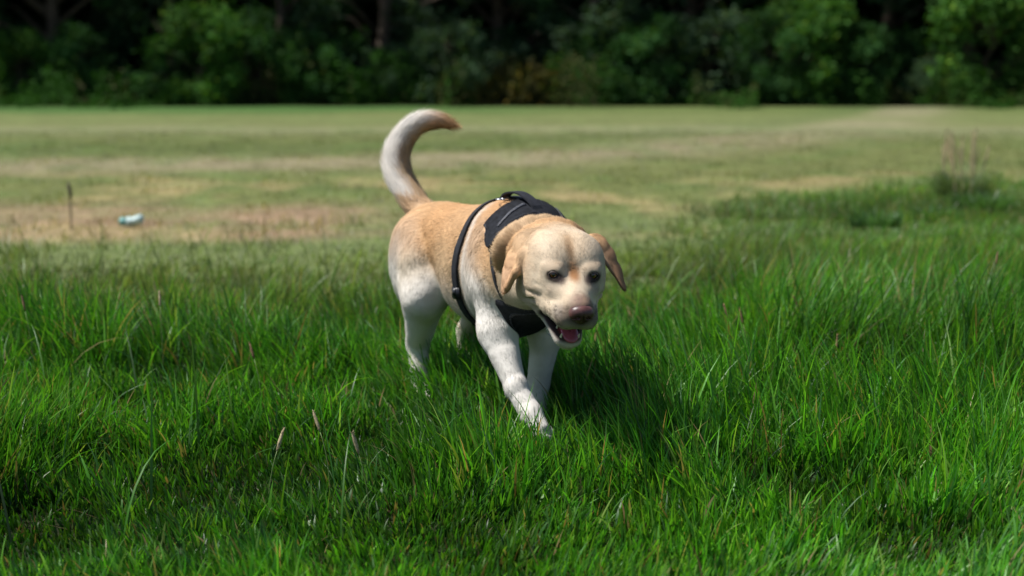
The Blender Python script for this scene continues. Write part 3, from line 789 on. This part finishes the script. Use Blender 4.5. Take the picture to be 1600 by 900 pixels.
def paint(X, N=None):
    """coat pigment + flow + hair length blended from the nearest shapes"""
    wsum = np.zeros(len(X)); c = np.zeros((len(X), 3)); fl = np.zeros((len(X), 3)); hr = np.zeros(len(X))
    for p in PRIMS:
        if p['op'] != 'add': continue
        w = np.exp(-np.clip(prim_d(p, X), -0.004, 1) / 0.010) + 1e-12
        wsum += w; c += w[:, None] * p['col']; fl += w[:, None] * p['flow'] / np.linalg.norm(p['flow']); hr += w * p['hair']
    c /= wsum[:, None]; fl /= wsum[:, None]; hr /= wsum
    # body: warm tan saddle over back, whiter towards legs and belly
    q = (X - Hh) @ BODY; f_, s_, z_ = q.T
    inb = sstep(-.16, -.10, f_) * (1 - sstep(.60, .66, f_))
    nz = fbm(f_ * 9 + 3, s_ * 9 + z_ * 9, 4) - 0.5
    sad = sstep(.40, .50, z_ + nz * .08) * inb
    c = c * (1 - sad[:, None] * .7) + np.array(TAN) * sad[:, None] * .7
    low = (1 - sstep(.30, .42, z_ + nz * .06)) * inb
    c = c * (1 - low[:, None] * .6) + np.array(WHITE) * low[:, None] * .6
    # pale stripe down the shoulder blade
    st = np.exp(-((f_ - .42 - nz * .03) / .022) ** 2) * sstep(.02, .08, s_) * sstep(.30, .36, z_)
    c = c * (1 - st[:, None] * .75) + np.array(WHITE) * st[:, None] * .75
    # head
    h = (X - HO) @ HEAD; hx, hy, hz = h.T
    onh = (hx > -.07) & (hx < .20) & (np.abs(hy) < .10) & (hz > -.15) & (hz < .10)
    oh = onh.astype(float)
    def blot(cx, cy, cz, r, colr, amt):
        nonlocal c
        w = np.exp(-(((hx - cx) / r[0]) ** 2 + ((hy - cy) / r[1]) ** 2 + ((hz - cz) / r[2]) ** 2) ** 1.7) * oh * amt
        w = np.clip(w, 0, 1)[:, None]; c = c * (1 - w) + np.array(colr) * w
    hnz = fbm(hy * 30 + 5, hx * 30 + hz * 30, 14) - .5
    blot(.075, 0, .018, (.03, .014, .026), (.36, .16, .06), 1.0)          # rusty stripe between the eyes
    blot(.04, -.004, .06, (.05, .012, .03), (.30, .18, .09), .9)          # furrow on the forehead
    blot(.02, .0, .07, (.06, .03, .02), TAN2, .35)
    for s in (-1, 1):
        blot(.082, s * .041, -.001, (.030, .025, .021), (.15, .115, .09), .30 if s < 0 else .50)
        blot(.072, s * .046, .034, (.03, .026, .014), (.47, .35, .24), .65)   # grey under the eye, then tan painted above it to dim the lit brow
        blot(.080, s * .044, .0165, (.03, .0190, .0120), (.040, .028, .024), 1.5)   # dark lids
        blot(.085, s * .029, .010, (.02, .010, .009), (.08, .055, .05), .9)     # tear line
        blot(.148, s * .038, -.046, (.030, .022, .026), (.13, .115, .105), .80)  # grey whisker beds
    blot(.168, 0, -.028, (.034, .040, .034), (.085, .065, .058), .9)
    blot(.174, 0, -.024, (.024, .034, .026), (.05, .036, .033), 1.2)
    blot(.158, 0, -.004, (.024, .022, .018), (.20, .12, .09), .85)
    # lips: dark along the mouth line, red inside
    md = prim_d([p for p in PRIMS if p['op'] == 'sub'][0], X)
    lip = np.clip(1.5 * np.exp(-(np.clip(md, 0, 1) / np.where(hz < -.093 + (hx - .1) * -.25, .0100, .0052)) ** 2), 0, 1) * oh * (hx < .2)
    c = c * (1 - lip[:, None]) + np.array((.035, .022, .022)) * lip[:, None]
    ins = (md < .0012) & onh
    deep = ins & (np.abs(hy) < .022) & (hx < .118)
    c[ins] = (.030, .020, .020); c[deep] = (.20, .045, .045)
    wd_ = (hash2(np.floor(hx / .0045), np.floor(hz / .0035 + .5 * np.floor(hx / .0045)), 5) > .72) & (hx > .095) & (hx < .165) & (np.abs(hy) > .02) & (hz < -.03) & (hz > -.07) & onh
    c[wd_] *= .40
    fz = fbm(hy * 45 + hx * 20, hz * 45 + hx * 30, 15) - .5
    fw = (oh * np.clip(fz * 2.2, 0, 1) * .35)[:, None]; c = c * (1 - fw) + np.array(TAN2) * .92 * fw
    blot(-.01, .06, -.01, (.05, .03, .05), TAN2, .45); blot(-.01, -.06, -.01, (.05, .03, .05), TAN2, .45)
    # eye socket interior
    for e in EYES:
        de = np.linalg.norm(X - e, axis=1); c[de < .0150] = (.018, .012, .010)
        hr[de < .021] *= .15
    hr = np.where(lip > .35, 0, hr); hr[ins] = 0
    nosed = np.linalg.norm((X - Hd(.172, 0, -.024)) / 1.0, axis=1); hr[nosed < .026] *= .3
    # inside of the ears (facing the head) pinkish brown
    # tail: pale outer (rear) side, rusty inner side and tip
    tl = (z_ > .56) & (X[:, 1] > 4.33)
    if tl.any():
        tp = TPF; d = np.linalg.norm(X[tl][:, None, :] - tp[None], axis=2); j = np.argmin(d, 1)
        off = X[tl] - tp[j]
        tt = j / 32.0
        tan_t = np.gradient(tp, axis=0)[j]; tan_t /= np.linalg.norm(tan_t, axis=1)[:, None]
        inner = np.stack([tan_t[:, 2], np.zeros(len(j)), -tan_t[:, 0]], 1)     # towards inside of the curl
        side = np.sum(off * inner, 1)
        w = sstep(-.004, .024, side + (fbm(X[tl][:, 2] * 30, X[tl][:, 0] * 30, 5) - .5) * .015)
        ct = np.array(WHITE)[None] * (1 - w[:, None]) + np.array(TAN2)[None] * .85 * w[:, None]
        tipw = sstep(.72, .92, tt)[:, None]
        ct = ct * (1 - tipw) + (np.array(TAN)[None] * (1 - w[:, None]) + np.array(RUST)[None] * w[:, None]) * tipw
        c[tl] = ct
    return np.clip(c, 0.005, 0.85), fl, hr

colV, flV, hrV = paint(V)
mott = 0.94 + 0.12 * fbm(V[:, 0] * 60 + V[:, 2] * 40, V[:, 1] * 60 + V[:, 2] * 30, 77)
m_coat = material("dog_coat", attr="tint", rough=0.75, spec=0.2, bump=(260, 0.25, 0.002), sheen=0.0)
dog = empty("dog", (0.0, 3.95, 0)); DL = np.array([0.0, 3.95, 0.0])
tag(dog, "cream yellow dog with raised tail and open mouth wearing a black harness in long grass", "dog")
body = mesh_np("body", V - DL, [F], m_coat, dog, col=colV * mott[:, None])

# ---------------------------------------------------------------- harness shells
m_web = material("black_webbing", color=(0.012, 0.013, 0.018), rough=0.75, spec=0.35, bump=(600, 0.4, 0.001), noise=(60, 0.7, 1.6))
m_pad = material("black_padding", color=(0.008, 0.009, 0.012), rough=0.9, spec=0.2, noise=(90, 0.6, 2.2), bump=(300, 0.5, 0.002))
m_plas = material("black_plastic", color=(0.015, 0.016, 0.02), rough=0.35)
m_metal = material("steel", color=(0.55, 0.55, 0.56), rough=0.3); m_metal.node_tree.nodes["Principled BSDF"].inputs["Metallic"].default_value = 1
torso = [p for p in PRIMS[:8]] + [p for p in PRIMS[8:9]] + [p for p in PRIMS if p['t'] == 'c' and np.allclose(p['a'], B(.46, 0, .440)) or p['t'] == 'c' and np.allclose(p['a'], B(.52, 0, .400))]
hlo = B(.5, .0, .42) - np.array([.30, .32, .20]); hhi = B(.5, 0, .42) + np.array([.24, .28, .24])
DT, tlo, th_ = build_grid(torso, 0.003, lo=hlo, hi=hhi)
nT = DT.shape
XT = np.stack(np.meshgrid(*[tlo[j] + th_ * np.arange(nT[j]) for j in range(3)], indexing='ij'), -1)
QT = (XT - Hh) @ BODY
hT = (XT - HO) @ HEAD
harness = empty("harness", (0, 0, 0)); harness.parent = dog
HARN = []
def shell(name, mask_d, mat, t=0.0035, off=0.004, round_=0.004):
    """solid following the coat: |d-off|<t, cut to mask (negative inside)"""
    d = np.abs(DT - off) - t
    m = -smin(-d, -mask_d.astype(np.float32), round_)
    V, F = nets(m, tlo, th_)
    o = mesh_np(name, V - DL, [F], mat, harness)
    HARN.append((m, tlo, th_))
    return o
f_, s_, z_ = QT[..., 0], QT[..., 1], QT[..., 2]
def capsule2(px, py, pts, r):
    d = np.full(px.shape, 9.0)
    for (ax_, ay), (bx, by) in zip(pts[:-1], pts[1:]):
        L2 = (bx - ax_) ** 2 + (by - ay) ** 2; t = np.clip(((px - ax_) * (bx - ax_) + (py - ay) * (by - ay)) / L2, 0, 1)
        d = np.minimum(d, np.hypot(px - ax_ - t * (bx - ax_), py - ay - t * (by - ay)))
    return d - r
# girth strap: a slab ring behind the fore legs
ring_d = np.abs(f_ - (.375 - .10 * (.55 - z_))) - .0145
shell("girth_strap", ring_d, m_web, t=.0030, off=.0045)
# back panel over the withers: wide pad with a rounded lobe down each side
sp = np.abs(s_)
pad = np.maximum(np.abs(f_ - .548) - .042, np.where(s_ > 0, .545, .485) - z_)
lobe = np.hypot((f_ - (.568)), (z_ - .532)) - .036
padm = smin(pad, lobe, .045)
padm = np.maximum(padm, -(z_ - .44))
shell("back_panel", padm, m_pad, t=.0055, off=.006)
spine = np.maximum(np.abs(s_) - .020, np.maximum(.37 - f_, f_ - .50)); spine = np.maximum(spine, .45 - z_)
shell("spine_strap", spine, m_web, t=.0030, off=.004)
m_trim = material("grey_trim", color=(0.026, 0.030, 0.042), rough=0.6, noise=(80, .7, 1.4), bump=(700, 0.4, 0.001))
tr1 = np.maximum(np.abs(f_ - .545 - .25 * (s_ - .03)) - .007, np.abs(s_ - .065) - .045); tr1 = np.maximum(tr1, .51 - z_)
shell("trim_band", tr1, m_trim, t=.0018, off=.0125)
tr2 = np.maximum(np.abs(s_ + .085) - .009, np.abs(f_ - .54) - .030); tr2 = np.maximum(tr2, .44 - z_)
shell("label_tab", tr2, m_trim, t=.0018, off=.0125)
shell("binding", np.abs(padm + .0045) - .0032, m_trim, t=.0012, off=.0124)
# chest panel on the front of the breast
chest = capsule2(s_, z_, [(.085, .375), (.055, .325), (.030, .300)], .038)
chest = np.maximum(chest, .50 - f_)
shell("chest_panel", chest, m_pad, t=.0055, off=.006)
shell("binding", np.abs(chest + .0045) - .0032, m_trim, t=.0012, off=.0124)
# neck straps from lobes to the chest panel
for sg in (1, -1):
    ns = np.maximum(capsule2(f_, z_, [(.590, .50), (.625, .44), (.630, .385)], .012), -sg * s_ + .03)
    shell("neck_strap", ns, m_web, t=.0022, off=.003)
# belly strap: from the girth strap forward between the legs to the chest panel
bs = np.maximum(np.abs(s_ - .045) - .024, z_ - .355); bs = np.maximum(bs, .33 - f_)
shell("belly_strap", bs, m_pad, t=.004, off=.005)

# fit the eyes, nose, tongue, teeth
def ico(c, r, M=np.eye(3), sub=24):
    th = np.linspace(0, pi, sub); ph = np.linspace(0, 2 * pi, sub * 2, endpoint=False)
    A, Bp = np.meshgrid(th, ph, indexing='ij')
    P_ = np.stack([np.cos(A), np.sin(A) * np.cos(Bp), np.sin(A) * np.sin(Bp)], -1).reshape(-1, 3)
    Vv = np.array(c) + (P_ * np.array(r)) @ np.array(M).T
    n2 = sub * 2; Qs = [(i * n2 + j, i * n2 + (j + 1) % n2, (i + 1) * n2 + (j + 1) % n2, (i + 1) * n2 + j) for i in range(sub - 1) for j in range(n2)]
    return Vv, np.array(Qs), P_
m_eye = material("eye", attr="tint", rough=0.08, spec=0.6, coat=1.0)
CAMP = np.array([0, 0, .92])
for e in EYES:
    look = (CAMP - e); look /= np.linalg.norm(look); look = look * .9 + hf * .35; look /= np.linalg.norm(look)
    a = np.cross(UP, look); a /= np.linalg.norm(a); M = np.stack([look, a, np.cross(look, a)], 1)
    Vv, Qs, Pn = ico(e, (.0122, .0122, .0122), M, 28)
    ang = np.arccos(np.clip(Pn[:, 0], -1, 1)); cc = np.tile(np.array([[.018, .011, .009]]), (len(Vv), 1))
    iris = ang < .70; cc[iris] = (.11, .030, .010)
    cc[(ang > .36) & (ang < .52)] = (.19, .055, .016); cc[ang < .34] = (.003, .003, .003); cc[(ang > .60) & (ang < .74)] = (.012, .008, .006)
    mesh_np("eye", Vv - DL, [Qs], m_eye, dog, col=cc)

def sdf_mesh(name, prims, mat, parent, h=0.0009, fn=None):
    Dn, l_, h_ = build_grid(prims, h, pad=.004)
    if fn is not None:
        n = Dn.shape; X = np.stack(np.meshgrid(*[l_[j] + h_ * np.arange(n[j]) for j in range(3)], indexing='ij'), -1)
        Dn = fn(X, Dn)
    Vn, Fn = nets(Dn, l_, h_)
    return mesh_np(name, Vn - DL, [Fn], mat, parent), Vn
def E_(c, r, M=HEAD, k=.004, op='add'): return dict(t='e', c=np.array(c), r=np.array(r), M=M, k=k, op=op)
def C_(a, b, r1, r2, k=.004, op='add'): return dict(t='c', a=np.array(a), b=np.array(b), r1=r1, r2=r2, k=k, op=op)
m_nose = material("nose_leather", color=(0.085, 0.036, 0.032), rough=0.38, spec=0.5, bump=(900, 0.5, 0.0006), noise=(70, 0.45, 1.5))
NZ = Hd(.176, 0, -.0215)
nose_p = [E_(NZ, (.017, .0225, .0180), k=.008), E_(Hd(.172, .0135, -.0245), (.015, .0135, .0150), k=.008), E_(Hd(.172, -.0135, -.0245), (.015, .0135, .0150), k=.008),
          E_(Hd(.176, 0, -.038), (.009, .010, .010), k=.008),
          E_(Hd(.1900, .0105, -.0265), (.0065, .0050, .0042), euler(HEAD, -.5, 0, 0), k=.003, op='sub'), E_(Hd(.1900, -.0105, -.0265), (.0065, .0050, .0042), euler(HEAD, .5, 0, 0), k=.003, op='sub'),
          E_(Hd(.186, .0185, -.031), (.006, .006, .0020), euler(HEAD, -.3, 0, .4), k=.002, op='sub'), E_(Hd(.186, -.0185, -.031), (.006, .006, .0020), euler(HEAD, .3, 0, -.4), k=.002, op='sub'),
          E_(Hd(.191, 0, -.034), (.004, .0009, .014), k=.002, op='sub')]
sdf_mesh("nose", nose_p, m_nose, dog)
m_tongue = material("tongue", color=(0.34, 0.075, 0.105), rough=0.22, spec=0.5, bump=(1200, 0.3, 0.0004), noise=(60, 0.85, 1.15))
MJ = euler(HEAD, 0, .32, 0)
tong = [E_(Hd(.080, 0, -.100), (.045, .0185, .0075), MJ, k=.008), E_(Hd(.113, .003, -.109), (.024, .0185, .0065), euler(HEAD, 0, .40, 0), k=.01),
        E_(Hd(.105, .001, -.0965), (.05, .0016, .003), MJ, k=.003, op='sub')]
sdf_mesh("tongue", tong, m_tongue, dog)
m_tooth = material("tooth", color=(0.72, 0.66, 0.52), rough=0.3)
for s in (-1, 1):
    sdf_mesh("tooth", [C_(Hd(.120, s * .0195, -.112), Hd(.124, s * .0200, -.102), .0030, .0012)], m_tooth, dog, h=.0008)
    for x_ in (.060, .078, .094):
        sdf_mesh("tooth", [C_(Hd(x_, s * .0235, -.104 - .06 * (x_ - .06)), Hd(x_ + .002, s * .0240, -.0955 - .06 * (x_ - .06)), .0028, .0013)], m_tooth, dog, h=.0009)
# eyelids: dark soft rims hugging each eyeball
m_lid = material("eyelid", attr="tint", rough=0.5)
for s, e in zip((-1, 1), EYES):
    look, sd, u_ = eye_frame(e, s)
    def almond(X):
        x_ = (X - e) @ sd; y_ = (X - e) @ u_ + .0008 - x_ * .10
        q = 1 - (np.abs(x_) / .0104) ** 2.2
        return np.maximum(y_ - .0062 * q, -y_ - .0060 * q)
    def lidf(X, D_):
        rr = np.linalg.norm(X - e, axis=-1); d = np.abs(rr - .0131) - .0013
        d = np.maximum(d, -almond(X)); return np.maximum(d, .0015 - (X - e) @ look).astype(np.float32)
    n3 = int(.034 / .0007); l3 = e - .017; X3 = np.stack(np.meshgrid(*[l3[j] + .0007 * np.arange(n3) for j in range(3)], indexing='ij'), -1)
    Vn, Fn = nets(lidf(X3, None), l3, .0007)
    t_ = np.exp(-(np.clip(almond(Vn), 0, 1) / .0016) ** 2)[:, None]
    mesh_np("eyelid", Vn - DL, [Fn], m_lid, dog, col=np.array((.09, .06, .048)) * (1 - t_) + np.array((.020, .013, .011)) * t_)

# harness fittings
def box_part(name, c, size, M, mat, parent, bev=.15):
    import bmesh
    bm = bmesh.new(); bmesh.ops.create_cube(bm, size=1)
    for v in bm.verts: v.co = Vector([v.co[i] * size[i] for i in range(3)])
    bmesh.ops.bevel(bm, geom=bm.edges[:], offset=min(size) * bev * 2, segments=2, affect='EDGES')
    me = bpy.data.meshes.new(name); 
    for v in bm.verts:
        w = np.array(c) + np.array(M) @ np.array(v.co) - DL; v.co = Vector(w)
    bm.to_mesh(me); bm.free(); me.materials.append(mat)
    for p_ in me.polygons: p_.use_smooth = True
    o = bpy.data.objects.new(name, me); C.objects.link(o); o.parent = parent; return o
# handle: a flat loop of webbing standing above the back panel
def surf_point(f, s, z_start, direction, off):
    """march from outside to the torso surface"""
    P0 = B(f, s, z_start); dr = BODY @ np.array(direction, float); dr /= np.linalg.norm(dr)
    t = np.linspace(0, .3, 400); X = P0 + t[:, None] * dr; d = sample(DT, tlo, th_, X)
    i = np.argmax(d < off); return X[i]
hp = []
top0 = surf_point(.425, .0, .66, (0, 0, -1), .012); top1 = surf_point(.515, .0, .66, (0, 0, -1), .012)
def ribbon(name, pts, widthdir, width, thick, mat, parent):
    pts = np.array(pts); n = len(pts); T_ = np.gradient(pts, axis=0); T_ /= np.linalg.norm(T_, axis=1)[:, None]
    Vv = []
    for i in range(n):
        w = np.array(widthdir); w = w - T_[i] * T_[i].dot(w); w /= np.linalg.norm(w); nn = np.cross(T_[i], w)
        for a, b in ((-1, -1), (1, -1), (1, 1), (-1, 1)): Vv.append(pts[i] + w * a * width / 2 + nn * b * thick / 2)
    Q_ = []
    for i in range(n - 1):
        for k in range(4): Q_.append((i * 4 + k, i * 4 + (k + 1) % 4, i * 4 + 4 + (k + 1) % 4, i * 4 + 4 + k))
    Q_ += [(0, 3, 2, 1), (n * 4 - 4, n * 4 - 3, n * 4 - 2, n * 4 - 1)]
    return mesh_np(name, np.array(Vv) - DL, [np.array(Q_)], mat, parent, smooth=False)
arc = []
sA = surf_point(.450, .030, .70, (0, 0, -1), .008); sB = surf_point(.570, .000, .70, (0, 0, -1), .008)
for k in range(17):
    t = k / 16; p = sA * (1 - t) + sB * t; p = p + UP * (.026 * math.sin(pi * t) ** .6); arc.append(p)
ribbon("handle", arc, RS + U * .25, .030, .004, m_web, harness)
# buckle on the right of the girth strap
bk = surf_point(.375 - .10 * (.55 - .36), .30, .36, (0, -1, 0), .007)
Mb = np.stack([U, UP, np.cross(U, UP)], 1)
box_part("buckle", bk, (.036, .034, .010), Mb, m_plas, harness)
box_part("buckle", bk + UP * .002 + RS * .006, (.018, .020, .006), Mb, m_plas, harness)
# small metal ring under the chest panel and on top of the back panel
def torus(name, c, R, r, M, mat, parent, scale=(1, 1)):
    pts = [np.array(c) + M[:, 0] * R * math.cos(a) * scale[0] + M[:, 1] * R * math.sin(a) * scale[1] for a in np.linspace(0, 2 * pi, 29)]
    Vv, Q_, T_ = tube(pts, [r] * 29, 8, cap=False); return mesh_np(name, Vv - DL, [Q_], mat, parent)
cr = surf_point(.80, -.01, .312, (-1, 0, 0), .012)
torus("ring", cr + DN * .018, .013, .0016, np.stack([RS, UP, U], 1), m_metal, harness)
tr = surf_point(.475, .055, .66, (0, 0, -1), .014)
torus("ring", tr, .011, .0018, np.stack([U, RS, UP], 1), m_metal, harness)

# ---------------------------------------------------------------- coat hairs
def hairs(n_h):
    tri_p = V[F]; 
    ar = np.linalg.norm(np.cross(tri_p[:, 1] - tri_p[:, 0], tri_p[:, 3] - tri_p[:, 0]), axis=1)
    hr_f = hrV[F].mean(1); w = ar * (hr_f > .0018) 
    headw = ((V[F[:, 0]] - HO) ** 2).sum(1) < .2 ** 2
    w = w * (1 + 3.0 * headw); w /= w.sum()
    fi = rng.choice(len(F), n_h, p=w); u = rng.random((n_h, 2))
    q = tri_p[fi]; X = q[:, 0] * ((1 - u[:, :1]) * (1 - u[:, 1:])) + q[:, 1] * (u[:, :1] * (1 - u[:, 1:])) + q[:, 2] * (u[:, :1] * u[:, 1:]) + q[:, 3] * ((1 - u[:, :1]) * u[:, 1:])
    Fi = F[fi, 0]; nn = N[Fi]; cl = colV[Fi]; fl = flV[Fi]; L = hrV[Fi] * rng.uniform(.6, 1.35, n_h)
    # skip under the harness
    keep = np.ones(n_h, bool)
    for m, l_, h_ in HARN:
        hi_ = l_ + h_ * (np.array(m.shape) - 1); inb = np.all((X > l_) & (X < hi_), axis=1)
        for o_ in (0.0, .006):
            d = np.full(n_h, 1.0); d[inb] = sample(m, l_, h_, X[inb] + nn[inb] * o_); keep &= d > .0035
    X, nn, cl, fl, L = X[keep], nn[keep], cl[keep], fl[keep], L[keep]; k = len(X)
    # clumping direction noise
    a = fbm(X[:, 0] * 55 + X[:, 2] * 31, X[:, 1] * 55 - X[:, 2] * 37, 3) - .5
    b_ = fbm(X[:, 1] * 60 + 9, X[:, 2] * 60 + X[:, 0] * 25, 8) - .5
    tdir = fl - nn * np.sum(fl * nn, 1)[:, None]; tdir /= np.linalg.norm(tdir, axis=1)[:, None] + 1e-6
    sd = np.cross(nn, tdir)
    ang = a * .9 + rng.normal(0, .22, k)
    t2 = tdir * np.cos(ang)[:, None] + sd * np.sin(ang)[:, None]
    lift = np.clip(.20 + b_ * .4 + rng.normal(0, .06, k), .05, .6)[:, None]
    d1 = t2 * (1 - lift * .5) + nn * lift; d1 /= np.linalg.norm(d1, axis=1)[:, None]
    d2 = t2 + nn * lift * .25 + DN * .08; d2 /= np.linalg.norm(d2, axis=1)[:, None]
    side = np.cross(d1, nn); side /= np.linalg.norm(side, axis=1)[:, None]
    w0 = (rng.uniform(.0004, .0008, k) * np.clip(L / .010, .5, 1.1))[:, None]
    P0 = X - nn * .0008; P1_ = P0 + d1 * (L * .5)[:, None]; P2_ = P1_ + d2 * (L * .5)[:, None]
    VV = np.stack([P0 - side * w0 / 2, P0 + side * w0 / 2, P1_ + side * w0 * .4, P1_ - side * w0 * .4, P2_], 1)
    base = (np.arange(k) * 5)[:, None]
    Q_ = base + np.array([[0, 1, 2, 3]]); T_ = base + np.array([[3, 2, 4]])
    # orient faces outward
    fn = np.cross(VV[:, 1] - VV[:, 0], VV[:, 2] - VV[:, 0]); flip = np.sum(fn * nn, 1) < 0
    Q_[flip] = Q_[flip][:, ::-1]; T_[flip] = T_[flip][:, ::-1]
    cn = (nn + rng.normal(0, .10, (k, 3)) + t2 * .10 + sd * (a[:, None] * .25)); cn /= np.linalg.norm(cn, axis=1)[:, None]
    tone = (rng.normal(1.0, .12 - .07 * sstep(.45, .7, cl[:, 2]), k) * (1 + b_ * .10))[:, None]
    cc = np.clip(cl * tone, .004, .88)
    return VV.reshape(-1, 3), Q_, T_, np.repeat(cn, 5, axis=0), np.repeat(cc, 5, axis=0)
Vh, Qh, Th, Nh, Ch = hairs(380000)
m_hair = material("dog_hair", attr="tint", rough=0.6, spec=0.25)
mesh_np("fur", Vh - DL, [Qh, Th], m_hair, dog, col=Ch, nrm=Nh)

# ================================================================ SMALL THINGS IN THE FIELD
# stake
m_stake = material("stake_wood", color=(0.085, 0.068, 0.052), rough=0.9, noise=(30, .6, 1.4))
st = empty("stake", (-2.548, 9.0, 0)); tag(st, "thin dark stake stuck upright in the bare soil at the left", "stake")
Vv, Q_, T_ = tube([(0, 0, -.03), (.002, 0, .09), (.0, 0.003, .19), (.006, 0, .205)], [.0045, .0045, .005, .0045], 8); mesh_np("post", Vv, [Q_, T_], m_stake, st)
Vv, Q_, T_ = tube([(.004, 0, .19), (.003, .002, .225), (-.004, .0, .262), (-.006, 0, .285)], [.007, .011, .009, .003], 8); mesh_np("stake_head", Vv, [Q_, T_], m_stake, st)
# crushed drink can / bottle
m_can = material("can_film", color=(0.38, 0.52, 0.51), rough=0.45, noise=(40, .7, 1.3))
m_teal = material("can_band", color=(0.12, 0.33, 0.31), rough=0.4, noise=(40, .7, 1.3))
ct = empty("crushed_bottle", (-2.24, 9.2, 0.036)); tag(ct, "crushed pale blue and green plastic bottle lying on the bare soil at the left", "litter")
def lathe_x(xs, rs, squash, seg=18, jit=.003):
    pts = []
    for x_, r_ in zip(xs, rs):
        for k in range(seg):
            a = 2 * pi * k / seg; pts.append((x_, r_ * math.cos(a) * (1 + .1 * math.sin(9 * x_ * 10 + k)), r_ * math.sin(a) * squash + .25 * x_ ** 1 * (x_ > 0)))
    Vv = np.array(pts) + rng.normal(0, jit * .4, (len(pts), 3)); n = len(xs)
    Q_ = [(i * seg + k, i * seg + (k + 1) % seg, (i + 1) * seg + (k + 1) % seg, (i + 1) * seg + k) for i in range(n - 1) for k in range(seg)]
    Vv = np.vstack([Vv, Vv[:seg].mean(0), Vv[-seg:].mean(0)]); T_ = [(len(Vv) - 2, (k + 1) % seg, k) for k in range(seg)] + [(len(Vv) - 1, (n - 1) * seg + k, (n - 1) * seg + (k + 1) % seg) for k in range(seg)]
    return Vv, np.array(Q_), np.array(T_)
a = lathe_x([-.035, -.02, 0, .02, .05, .065], [.026, .031, .025, .032, .031, .018], .95); mesh_np("bottle_body", a[0], [a[1], a[2]], m_can, ct)
a = lathe_x([-.078, -.074, -.06, -.045, -.036], [.010, .024, .027, .029, .026], .9); mesh_np("bottle_base", a[0], [a[1], a[2]], m_teal, ct)

# prominent seed stalks in the near grass
SEEDS = [(0.640, 4.30, .235, 2.6, .45, False, "left one of the two close brown seed stalks right of the dog's mouth"),
 (0.665, 4.28, .225, 2.4, .35, False, "right one of the two close brown seed stalks right of the dog's mouth"),
 (0.90, 4.60, .220, 2.8, .55, False, "slender leaning seed stalk midway between the dog and the right edge"),
 (0.86, 4.10, .180, 1.2, .30, False, "short brown seed stalk among dark blades low at the right"),
 (-1.02, 4.50, .240, 1.9, .35, True, "pale fluffy seed stalk in the grass at the left, level with the dog's belly"),
 (-0.66, 4.05, .170, 2.3, .55, False, "reddish seed stalk bent over in the grass left of the dog's hind leg"),
 (-0.395, 3.30, .150, 2.4, .55, True, "pale seed stalk rising from the dark grass below the dog's hind leg"),
 (-0.50, 3.12, .150, .6, .40, True, "blurred pale seed stalk in the near grass at lower left of centre"),
 (-0.29, 3.08, .155, 2.9, .35, True, "blurred pale seed stalk in the near grass just below the middle"),
 (-1.35, 4.35, .250, 2.4, .40, False, "dark seed stalk at the far left of the long grass"),
 (1.55, 5.00, .300, 1.0, .30, False, "dark seed stalk near the right edge of the long grass")]
for (x, y, h, az, ln, pale, lb) in SEEDS:
    tag(seed_stalk(x, y, h, az, ln, pale=pale, r=.0030 if not pale else .0032), lb, "grass stalk", "seed stalks in the long grass")

# weeds at the right: leafy clump under dry plumes, and two dark clumps
def weed(name, loc, h, r, nl, colr, label, plumes=0, seed=1):
    g = np.random.default_rng(seed); root = empty(name, loc); tag(root, label, "weed")
    n = nl; a = g.uniform(0, 2 * pi, n); rr = r * np.sqrt(g.random(n)) * .6
    Vv, Fs, cc = blades(rr * np.cos(a), rr * np.sin(a), g.uniform(.4, 1.0, n) * h, g.uniform(.006, .016, n), a, g.uniform(.05, .5, n), g.uniform(.2, 1.2, n),
                        np.array([colr]) * g.uniform(.6, 1.4, (n, 1)), K=4, z0=np.zeros(n))
    Vs = [(Vv, Fs)]; n2 = int(nl * .8); a = g.uniform(0, 2 * pi, n2); rr = r * 1.9 * np.sqrt(g.random(n2))
    V2, F2, c2 = blades(rr * np.cos(a), rr * np.sin(a), g.uniform(.15, .5, n2) * h * (1.25 - rr / (r * 1.9)), g.uniform(.004, .009, n2), a, g.uniform(.1, .7, n2), g.uniform(.1, 1., n2),
                        np.array([[.10, .14, .05]]) * g.uniform(.6, 1.3, (n2, 1)), K=3, z0=np.zeros(n2))
    Vs.append((V2, F2)); Vv, Fs = join(Vs); cc = np.vstack([cc, c2])
    mesh_np("foliage", Vv, Fs, m_grass, root, col=cc)
    for k in range(plumes):
        a_ = g.uniform(0, 2 * pi); x0, y0 = 1.1 * r * math.cos(a_) * g.random(), 1.1 * r * math.sin(a_); hh = h * g.uniform(1.15, 1.75)
        lx = g.normal(0, .12) * hh; pts = [(x0 + lx * t * t, y0, hh * t) for t in np.linspace(0, 1, 6)]
        rad = [.002] * 3 + [.004, .007, .002]
        Vv, Q_, T_ = tube(pts, rad, 6); prt = [(Vv, [Q_, T_])]
        for _ in range(60):
            t = g.uniform(.62, 1); c0 = np.array([x0 + lx * t * t, y0, hh * t]); e = c0 + g.normal(0, .012, 3) + np.array([0, 0, .015]); qv = np.array([.003, 0, 0])
            prt.append((np.array([c0 - qv, c0 + qv, e]), [np.array([[0, 1, 2]])]))
        Vv, Fs = join(prt); mesh_np("plume", Vv, Fs, m_pale, root)
    return root
weed("tall_weed", (3.25, 11.3, 0), .30, .26, 420, (.115, .165, .075), "tall weed with dry beige plumes above dark leaves at the right", plumes=16, seed=3)
weed("leafy_weed", (2.10, 9.0, 0), .17, .20, 320, (.060, .135, .045), "low leafy weed clump just left below the tall plumed weed", seed=4)
weed("leafy_weed", (3.05, 10.1, 0), .20, .28, 380, (.065, .145, .040), "leafy green weed at the right edge of the field", seed=5)
weed("leafy_weed", (2.62, 9.6, 0), .14, .22, 300, (.075, .165, .055), "small leafy weed directly below the tall plumed weed", seed=6)
